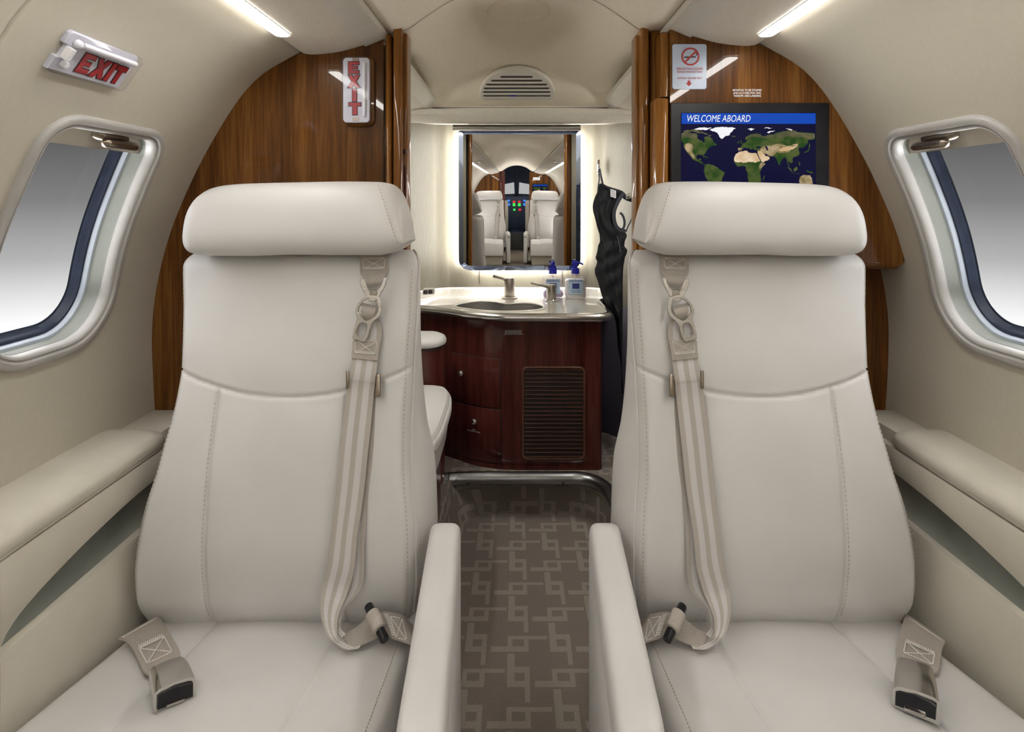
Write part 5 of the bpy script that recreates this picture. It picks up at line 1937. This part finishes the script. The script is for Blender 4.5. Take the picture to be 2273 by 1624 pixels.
# soap bottles
def bottle(px, py, Y, w_, d_, h_, label, fill, fill_h, turn, scale=1.0):
    p = W(px, py, Y)
    p.z = CT + .0008
    q = empty('pump_bottle', p, label, 'bottle', 'pump bottles on the counter')
    T = lambda x, y, z: p + Vector((x, y, z))
    body = lambda ins, h0, h1: loft([[T(a * k_, b * k_, z) for a, b in rrect(w_ - 2 * ins, d_ - 2 * ins, .010, 5)] for k_, z in
                                     ((.90, h0), (.97, h0 + .004), (1, h0 + .010), (1, h1 - .012), (.97, h1 - .005), (.84, h1))])
    obj('container', *body(0, 0, h_), 'bottle', q, sharp=60)
    obj('liquid', *body(.003, .003, fill_h), fill, q, sharp=60)
    f2 = Frame(T(0, -d_ / 2 - .0006, h_ * .52), (1, 0, 0), (0, 0, 1), (0, -1, 0))
    lb = obj('label', *prism(f2, rrect(w_ * .66, h_ * .66, .001, 2), .0004), 'label', q, smooth=False)
    obj('print_block', *prism(f2, rrect(w_ * .33, h_ * .24, .0005, 2, (0, h_ * .03)), .0003, w0=.0005), 'labelnavy', lb, smooth=False)
    mb_ = MB()
    mb_.add(*text_geo(Frame(f2(0, h_ * .255, 0), (1, 0, 0), (0, 0, 1), (0, -1, 0)), 'LAVANDE', .0135, .0002, 0, .0005, .0003, squeeze=.92))
    mb_.build('lettering', 'labelnavy', lb, smooth=False)
    mb_ = MB()
    for yy, ww in ((-.16, .42), (-.20, .36), (-.25, .40)):
        mb_.add(*prism(f2, rrect(w_ * ww, .0012, .0004, 2, (0, h_ * yy)), .0003, w0=.0005))
    mb_.build('fine_print', 'labelnavy', lb, smooth=False)
    obj('neck', *lathe(T(0, 0, h_ - .003), [(.018, 0), (.018, .010), (.0165, .012)], 28), 'bottle', q)
    pump = obj('pump', *lathe(T(0, 0, h_ + .007), [(.0175, 0), (.0178, .002), (.0178, .022), (.016, .0245), (.009, .025), (.0085, .036), (.0095, .037), (.0095, .046), (.008, .0475), (.001, .048)], 28),
               'blue', q, sharp=35)
    hd = [T(0, 0, h_ + .051)]
    dx, dy = math.cos(turn), math.sin(turn)
    path = [T(-.010 * dx, -.010 * dy, h_ + .0555), T(.006 * dx, .006 * dy, h_ + .0555), T(.022 * dx, .022 * dy, h_ + .053), T(.034 * dx, .034 * dy, h_ + .047)]
    obj('nozzle', *tube(catmull(path, 4), [.0075] * 2 + [.0072, .0068, .006, .0055, .005, .0046, .0042, .004, .0038, .0036, .0035], 14), 'blue', pump)
    obj('dip_tube', *tube([T(0, 0, .012), T(0, 0, h_)], .0022, 8), 'white', q)
    return q


bottle(1227, 658, 2.545, .092, .046, .096, 'clear pump bottle nearly empty of lilac soap standing behind the short tap', 'lilac', .034, -1.9)
bottle(1277, 660, 2.535, .094, .046, .097, 'pump bottle full of white lotion with a pale blue label, nearest the hanging garment', 'lotion', .080, -.25)

# outlet on the backsplash
px_, py_ = 951, 647
p = W(px_, py_, 2.395)
r = empty('wall_outlet', p, 'small pale outlet plate with two round sockets at the counter end', 'outlet')
fr = Frame(p, (1, .35, 0), (0, 0, 1), None)
if fr.un.y > 0:
    fr.un = -fr.un
k = 2.4 / F
obj('plate', *prism(fr, rrect(26 * k, 12 * k, .002, 3), .006, inset=.001), 'frame', r)
for x in (-7, 3.5):
    obj('socket', *lathe(fr(x * k, 0, .006), [(.0085, .0), (.0085, .0012), (.0062, .0013), (.0055, -.002), (.0005, -.002)], 20, fr.un), 'black', r)
obj('wall_bracket', *box(p.x - .02, p.x + .02, p.y + .003, p.y + .06, p.z - .010, p.z + .010, .001), 'stone', r)

# ------------------------------------------------------------------ toilet bench on the opposite side
r = empty('toilet_bench', (-.5, 1.75, LAVZ), 'cream padded toilet bench on a dark wood base beside the vanity', 'toilet seat')
outl = catmull([(-.62, 1.54), (-.50, 1.535), (-.262, 1.54), (-.232, 1.57), (-.222, 1.66), (-.220, 1.80), (-.224, 1.90), (-.240, 1.985), (-.275, 2.025), (-.36, 2.035), (-.62, 2.035)], 5)
outl = [np.array(p) for p in outl]
cen = np.array([-.45, 1.79])


def ringz(ins, z):
    out_ = []
    for p in outl:
        d = cen - p
        d = d / np.linalg.norm(d)
        out_.append(Vector((*(p + d * ins), z)))
    return out_


obj('seat_pad', *loft([ringz(.012, .468), ringz(.004, .472), ringz(0, .484), ringz(0, .500), ringz(.004, .508), ringz(.007, .509), ringz(.009, .515), ringz(.016, .522), ringz(.019, .5215),
                       ringz(.022, .524), ringz(.05, .530), ringz(.15, .532)]), 'leather', r, sharp=50)
obj('skirt', *loft([ringz(.035, LAVZ + .22), ringz(.018, .40), ringz(.008, .467)]), 'leather', r)
obj('base', *loft([ringz(.040, .002), ringz(.040, LAVZ + .22)]), 'mahog', r)
r = empty('armrest_column', (-.45, 2.18, LAVZ), 'dark wood column topped with a round-ended cream pad behind the toilet bench', 'armrest')
oc = [(-.55, 2.05)] + [(-.33 + .055 * math.sin(a), 2.13 - .085 * math.cos(a)) for a in np.linspace(0, math.pi, 14)] + [(-.55, 2.22)]
loops = [[Vector((*p, z)) for p in oc] for z in (LAVZ, .632)]
obj('column', *loft(loops), 'mahog', r, sharp=40)
cc = np.array([-.45, 2.13])
rp = lambda s_, z: [Vector((cc[0] + (p[0] - cc[0]) * s_, cc[1] + (p[1] - cc[1]) * s_, z)) for p in oc]
obj('rim', *loft([rp(1.02, .6325), rp(1.02, .638)]), 'outline', r)
obj('arm_pad', *loft([rp(.98, .639), rp(1.03, .643), rp(1.035, .652), rp(1.01, .661), rp(.93, .667), rp(.7, .670)]), 'leather', r, sharp=50)

# ------------------------------------------------------------------ step edging tube
r = empty('step_edging', (0, 2.15, LAVZ - .04), 'grey metal tube edging along the top of the carpeted step', 'step edge')
path = catmull([(-.40, 2.128), (-.33, 2.134), (-.270, 2.138), (-.258, 2.1385), (-.245, 2.142), (-.20, 2.148), (0, 2.150), (.15, 2.150), (.215, 2.148), (.262, 2.128), (.297, 2.085), (.316, 2.02), (.322, 1.92), (.322, 1.80)], 6)
obj('tube', *tube([Vector((p[0], p[1], LAVZ - .008) ) for p in path], .0235, 20), 'darksteel', r)
for px_ in (1040, 1250):
    p = W(px_, 1073, 2.13)
    p.z = LAVZ - .016
    obj('screw', *lathe(Vector((p.x, 2.150 - .0228, p.z)), [(.0042, .002), (.0042, -.0008), (.003, -.0016), (.0005, -.0016)], 14, (0, 1, 0)), 'outline', r)
obj('joint_band', *tube([Vector((-.260, 2.1385, LAVZ - .008)), Vector((-.257, 2.1385, LAVZ - .008))], .0242, 20), 'black', r)

# ------------------------------------------------------------------ garment hanging by the vanity
Yh = 2.555
p = W(1328, 369, Yh)
r = empty('coat_hook', p, 'small chrome coat hook on the lavatory wall beside the mirror', 'hook')
fr = Frame(p, (1, -.35, 0), (0, 0, 1), None)
if fr.un.y > 0:
    fr.un = -fr.un
obj('plate', *prism(fr, rrect(.013, .060, .004, 4), .006, w0=-.012, inset=.001), 'chrome', r)
obj('hook', *tube(catmull([fr(0, .008, -.006), fr(.002, .004, .012), fr(.004, -.012, .022), fr(.006, -.022, .016), fr(.006, -.012, .010)], 6), .0035, 10), 'chrome', r)

r = empty('hanging_garment', W(1360, 830, 2.32), 'black mesh garment with straps hanging from the coat hook by the vanity', 'garment')
G = lambda x, y: (1290 + x / 3.314, 330 + y / 3.314)
rows = [  # y, left, right edge in crop pixels
    (255, 130, 160), (275, 127, 195), (290, 124, 245), (305, 122, 290), (322, 118, 318), (340, 108, 300), (370, 96, 282), (400, 88, 266), (430, 85, 250), (460, 88, 241), (490, 96, 238), (520, 104, 238),
    (545, 110, 246), (570, 116, 262), (590, 122, 290), (608, 128, 322), (640, 136, 336), (680, 138, 322), (715, 124, 318), (745, 120, 340), (780, 112, 332), (800, 106, 322), (830, 117, 318), (860, 110, 312),
    (885, 100, 310), (915, 101, 308), (950, 114, 307), (985, 126, 306), (1030, 138, 306), (1080, 152, 306), (1130, 172, 306), (1180, 205, 306), (1220, 240, 306), (1270, 252, 305), (1330, 260, 304),
    (1400, 264, 304), (1470, 270, 303), (1550, 286, 302), (1620, 294, 302), (1800, 296, 312)]
fy = [q[0] for q in rows]
fl, frr = pchip(fy, [q[1] for q in rows]), pchip(fy, [q[2] for q in rows])
loops = []
for i, y in enumerate(np.linspace(255, 1800, 170)):
    Yg = 2.45 - .12 * min(1, (y - 255) / 900)
    lx, rx = fl(y), frr(y)
    NPT = 44
    lp = []
    for k in range(NPT):
        a = k / NPT * math.tau
        u = .5 - .5 * math.cos(a)
        x = lx + (rx - lx) * u
        px_, py_ = G(x, y)
        th = (.006 + .022 * math.sin(math.pi * u) ** .6)
        # drooping folds
        fold = .010 * math.sin(u * 9 + y * .006 + 1.2 * math.sin(y * .011)) + .006 * math.sin(u * 21 - y * .013) + .004 * math.sin(y * .05 + u * 6)
        fold *= math.sin(math.pi * u) ** .5 * min(1, (y - 250) / 150)
        lp.append(W(px_, py_, Yg - th * math.sin(a) - fold))
    loops.append(lp)
obj('body', *loft(loops), 'fabric', r, sharp=0)


def band(name, pts, wpx, mat, Y, th=.003, Y2=None):
    """flat strap following crop-pixel centre points"""
    st = []
    n_ = len(pts)
    for i, (x, y) in enumerate(pts):
        x0, y0 = pts[max(i - 1, 0)]
        x1, y1 = pts[min(i + 1, n_ - 1)]
        tx, ty = x1 - x0, y1 - y0
        L_ = math.hypot(tx, ty)
        nx_, ny_ = -ty / L_ * wpx / 2, tx / L_ * wpx / 2
        yy = Y + ((Y2 or Y) - Y) * i / (n_ - 1)
        st.append((W(*G(x + nx_, y + ny_), yy), W(*G(x - nx_, y - ny_), yy)))
    v_, f_, uv_ = ribbon(st, th)
    return obj(name, v_, f_, mat, r, sharp=50)


band('strap', [(128, 150), (131, 190), (133, 225), (127, 265), (121, 320)], 9, 'ribbing', 2.52, Y2=2.43)
band('strap', [(136, 150), (142, 185), (150, 220), (160, 262), (172, 290)], 15, 'ribbing', 2.515, Y2=2.42)
band('strap', [(300, 335), (330, 360), (360, 372), (392, 378), (420, 380)], 34, 'fabric', 2.41)
band('strap', [(392, 450), (370, 520), (345, 570), (328, 612)], 9, 'ribbing', 2.40)
band('armhole_binding', [(316, 322), (285, 365), (262, 410), (245, 455), (241, 500), (250, 550), (275, 588), (325, 606)], 26, 'ribbing', 2.395)
band('loop', [(285, 470), (305, 490), (318, 530), (316, 570), (300, 598)], 17, 'ribbing', 2.40)
fr = Frame(W(*G(356, 345), 2.388), (1, 0, .28), (0, 0, 1), None)
if fr.un.y > 0:
    fr.un = -fr.un
k = 2.39 / F / 3.314
obj('strap_buckle', *prism(fr, rrect(58 * k, 40 * k, 8 * k, 4), .004, holes=[rrect(44 * k, 8 * k, 2 * k, 3, (0, 9 * k))[::-1], rrect(44 * k, 8 * k, 2 * k, 3, (0, -9 * k))[::-1]], inset=.001), 'steel', r)
fr = Frame(W(*G(236, 330), 2.396), (1, 0, -.32), (0, 0, 1), None)
if fr.un.y > 0:
    fr.un = -fr.un
tg = obj('care_tag', *prism(fr, rrect(42 * k, 56 * k, 2 * k, 2), .001), 'white', r, smooth=False)
mb = MB()
for i in range(6):
    mb.add(*prism(fr, rrect(32 * k, 2.5 * k, .6 * k, 2, (0, (20 - 8 * i) * k)), .0004, w0=.0011))
mb.build('fine_print', 'outline', tg, smooth=False)
mb = MB()
for x, y0, y1 in ((150, 640, 980), (215, 660, 1040), (262, 640, 760)):
    band('seam', [(x + (y - y0) * .17 + 6 * math.sin(y * .02), y) for y in np.linspace(y0, y1, 8)], 5, 'ribbing', 2.385, Y2=2.345)

# the lavatory was measured from the camera at a larger scale; bring it to its true distance
for o in [q for q in bpy.data.objects if q not in BEFORE_LAV and q.parent is None]:
    o.location = Vector((CX, 0, CZ)) + (o.location - Vector((CX, 0, CZ))) * LK
    o.scale = (LK, LK, LK)
# ------------------------------------------------------------------ forward cabin, seen in the mirror
def place_copy(src, dx, dy, rot, label):
    c = copy_tree(src)
    c.location = (src.location.x + dx, src.location.y + dy, FZ) if not rot else (-src.location.x, dy, FZ)
    c.rotation_euler = (0, 0, math.pi if rot else 0)
    c['label'] = label
    return c


place_copy(seatL, 0, -4.05, True, 'cream leather seat facing the mirror in front of the small forward monitor')
place_copy(seatR, 0, -4.05, True, 'cream leather seat facing the mirror in front of the plain forward wood panel')

YB = FWD + .02
r = empty('forward_bulkhead', (-.5, YB, 0), 'plain striped wood forward bulkhead, reflected in the mirror on the basin tap side', 'partition')
fr = Frame((0, YB, CZ), (1, 0, 0), (0, 0, 1), (0, 1, 0))
ch = catmull(TOPEDGE, 3)


def fwd_panel(side, xin, parent, name='panel'):
    o_ = [(side * xin, -CZ + FZ + .002), (side * xin, .362)] + [(side * x, z + .004) for x, z in TOPEDGE[::-1]] + wall_outline(side, -.515, .315, -.002) + [(side * .785, -.52), (side * .77, -CZ + FZ + .002)]
    return obj(name, *prism(fr, o_, .03), 'wood', parent, sharp=30)


fwd_panel(-1, .30, r)
mb = MB()
mb.add(*box(-.30, -.205, YB, YB + .07, FZ + .002, CZ + .38, .02, 4))
mb.build('post', 'mahog', r)
r = empty('forward_bulkhead', (.5, YB, 0), 'wood forward bulkhead with a small monitor, reflected in the mirror on the bottle side', 'partition')
fwd_panel(1, .215, r)
r = empty('wall_monitor', (.40, YB + .05, CZ), 'small map monitor on the forward bulkhead, seen only in the mirror', 'monitor')
f2 = Frame((.40, YB + .031, CZ + .045), (-1, 0, 0), (0, 0, 1), (0, 1, 0))
obj('bezel', *prism(f2, rrect(.27, .22, .01, 3), .012, inset=.003), 'black', r)
sc2 = obj('screen', *prism(f2, rrect(.25, .195, .003, 2), .001, w0=.0121), 'screen', r)
obj('banner', *prism(f2, [(-.125, .075), (.125, .075), (.125, .097), (-.125, .097)], .001, w0=.0132), 'banner', sc2, smooth=False)
for pts, mt in (([(-.115, .055), (-.03, .055), (-.05, .02), (-.08, -.005), (-.105, .03)], 'green'), ([(-.01, .05), (.115, .06), (.11, .02), (.06, -.01), (.0, .015)], 'green'),
                ([(0, .01), (.045, .01), (.04, -.03), (.015, -.055)], 'desert'), ([(-.07, -.012), (-.04, -.03), (-.055, -.07)], 'green')):
    obj('map_continent', *prism(f2, [(x, y) for x, y in pts], .0008, w0=.0132), mt, sc2, smooth=False)
tag(obj('emergency_sign', *prism(Frame((.34, YB + .031, CZ + .245), (-1, 0, 0), (0, 0, 1), (0, 1, 0)), rrect(.12, .05, .006, 3), .01, inset=.002), 'white'),
    'small white sign plate above the forward monitor, seen in the mirror', 'sign')
# cockpit
YC = -6.9
r = empty('cockpit_front', (0, YC, .3), 'dark blue cockpit front with two windscreen panes, seen at the end of the mirror view', 'cockpit')
arch = [(-.26, -.82)] + [(.26 * -math.cos(a), .16 + .26 * math.sin(a)) for a in np.linspace(0, math.pi, 24)] + [(.26, -.82)]
f2 = Frame((0, YC, CZ), (1, 0, 0), (0, 0, 1), (0, 1, 0))
obj('bulkhead', *prism(f2, [(x * 2.8, z * 1.35) for x, z in arch], .02), 'cockpit', r, sharp=30)
M['sky_pane'] = emit_mat('windscreen_daylight', (.26, .26, .26), 1.0)
for s_ in (-1, 1):
    obj('windscreen', *prism(f2, [(s_ * .04, -.02), (s_ * .26, -.03), (s_ * .26, .16), (s_ * .05, .20)][::s_], .004, w0=.0205), 'sky_pane', r, smooth=False)
obj('centre_post', *hexa([f2(-.03, -.05, .02), f2(.03, -.05, .02), f2(.03, -.05, .06), f2(-.03, -.05, .06), f2(-.03, .36, .02), f2(.03, .36, .02), f2(.03, .36, .06), f2(-.03, .36, .06)], .01, 2), 'cockpit', r)
r2 = empty('instrument_panel', (0, YC + .35, .3), 'dark cockpit instrument panel with lit red, green and blue displays, seen in the mirror', 'instrument panel')
obj('panel', *hexa([(-.42, YC + .30, .45), (.42, YC + .30, .45), (.42, YC + .36, .45), (-.42, YC + .36, .45), (-.42, YC + .22, CZ - .07), (.42, YC + .22, CZ - .07), (.42, YC + .30, CZ - .07),
                    (-.42, YC + .30, CZ - .07)], .015, 2), 'cockpit', r2)
M['lcd_red'] = emit_mat('lcd_red', (.8, .02, .03), 1.0)
M['lcd_green'] = emit_mat('lcd_green', (.05, .6, .1), .8)
M['lcd_blue'] = emit_mat('lcd_blue', (.05, .2, .7), .8)
for x, z, w_, h_, mt in ((-.05, -.17, .045, .03, 'lcd_red'), (.05, -.17, .045, .03, 'lcd_red'), (-.05, -.225, .05, .06, 'lcd_green'), (.05, -.225, .05, .06, 'lcd_green'), (-.15, -.22, .05, .05, 'lcd_blue'),
                         (.15, -.22, .05, .05, 'lcd_blue'), (-.15, -.15, .05, .035, 'lcd_blue'), (.15, -.15, .05, .035, 'lcd_blue'), (-.045, -.32, .04, .04, 'lcd_green'), (.06, -.32, .04, .035, 'lcd_red')):
    f3 = Frame((x, YC + .345, CZ + z), (1, 0, 0), (0, 0, 1), (0, 1, 0))
    obj('display', *prism(f3, rrect(w_, h_, .004, 2), .012), mt, r2, smooth=False)
r3 = empty('centre_pedestal', (0, YC + .7, FZ), 'grey-blue cockpit centre pedestal between the pilot seats, seen in the mirror', 'pedestal')
obj('body', *box(-.13, .13, YC + .40, YC + 1.0, FZ, .46, .02, 3), 'cockpit', r3)
obj('lid', *box(-.11, .11, YC + .95, YC + 1.015, .14, .42, .01, 2), 'dark', r3)
for s_, nm in ((-1, 'basin tap'), (1, 'bottle')):
    r4 = empty('pilot_seat', (s_ * .33, YC + .9, FZ), 'grey pilot seat back beside the cockpit pedestal, reflected on the %s side' % nm, 'seat')
    obj('seat_back', *box(s_ * .33 - .18, s_ * .33 + .18, YC + .98, YC + 1.08, .42, CZ - .13, .04, 4), 'leather_trim', r4)
    obj('seat_frame', *box(s_ * .33 - .15, s_ * .33 + .15, YC + .62, YC + 1.04, FZ, .40, .03, 3), 'black', r4)
# cockpit shell
v, f = loft([[Vector((x * 3.2, y, CZ + z * 1.9)) for x, z in arch] for y in (YC - .02, FWD)], closed=False, caps=False)
tag(obj('ceiling', v, f, 'cockpit', sharp=40), kind='structure')
tag(obj('wall_front', *box(-1.2, 1.2, YC - .14, YC - .04, 0, 2.0, 0), 'cockpit', smooth=False), kind='structure')
# reading lamps in the outer ceiling panels
for s_, nm in ((-1, 'basin tap'), (1, 'bottle')):
    q = empty('ceiling_reading_lamp', (s_ * .42, -1.35, CZ + .32), 'small round ceiling reading lamp, reflected on the %s side of the mirror' % nm, 'reading lamp')
    obj('lamp_housing', *lathe((s_ * .405, -1.35, CZ + .3295), [(.045, 0), (.042, -.012), (.03, -.017), (.028, -.010), (.0005, -.010)], 28), 'chrome', q)
    obj('lens', *lathe((s_ * .405, -1.35, CZ + .3185), [(.027, 0), (.0005, -.001)], 24), 'strip', q)
# ------------------------------------------------------------------ daylight beyond the windows and exposure
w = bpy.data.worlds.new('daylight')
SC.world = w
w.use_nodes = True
nt = w.node_tree
tc = nt.nodes.new('ShaderNodeTexCoord')
sp = nt.nodes.new('ShaderNodeSeparateXYZ')
nt.links.new(tc.outputs['Generated'], sp.inputs[0])
mr = nt.nodes.new('ShaderNodeMapRange')
mr.inputs['From Min'].default_value = -.22
mr.inputs['From Max'].default_value = .10
nt.links.new(sp.outputs[2], mr.inputs['Value'])
cr = nt.nodes.new('ShaderNodeValToRGB')
e = cr.color_ramp.elements
e[0].position, e[0].color = 0, (1.2, 1.2, 1.2, 1)
e[1].position, e[1].color = 1, (.085, .085, .085, 1)
for p, c in ((.2, .86), (.45, .40), (.7, .185)):
    k = e.new(p)
    k.color = (c, c, c, 1)
nt.links.new(mr.outputs[0], cr.inputs[0])
nt.links.new(cr.outputs[0], nt.nodes['Background'].inputs[0])


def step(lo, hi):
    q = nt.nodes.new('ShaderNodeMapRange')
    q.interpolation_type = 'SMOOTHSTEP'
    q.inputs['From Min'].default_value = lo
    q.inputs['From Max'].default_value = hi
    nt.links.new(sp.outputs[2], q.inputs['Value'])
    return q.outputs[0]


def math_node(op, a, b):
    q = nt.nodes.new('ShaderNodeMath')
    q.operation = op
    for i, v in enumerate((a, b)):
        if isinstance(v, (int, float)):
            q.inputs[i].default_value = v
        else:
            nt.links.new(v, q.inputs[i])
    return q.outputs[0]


# grey at eye level; unseen sky and ground glow added to brighten the cabin
sky_boost = math_node('MULTIPLY', step(.14, .50), 38.0)
ground_boost = math_node('MULTIPLY', math_node('SUBTRACT', 1.0, step(-.55, -.26)), 11.0)
tot = math_node('ADD', math_node('ADD', sky_boost, ground_boost), 1.0)
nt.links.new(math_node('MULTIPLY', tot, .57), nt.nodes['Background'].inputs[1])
vs = SC.view_settings
SC.display_settings.display_device = 'sRGB'
vs.view_transform = 'Standard'
vs.look = 'None'
vs.exposure = 1.08
vs.gamma = 1
vs.use_curve_mapping = False
SC.cycles.diffuse_bounces = 6
SC.cycles.max_bounces = 14
SC.cycles.transparent_max_bounces = 12
SC.cycles.caustics_reflective = False
SC.cycles.caustics_refractive = False
SC.cycles.sample_clamp_indirect = 6.0
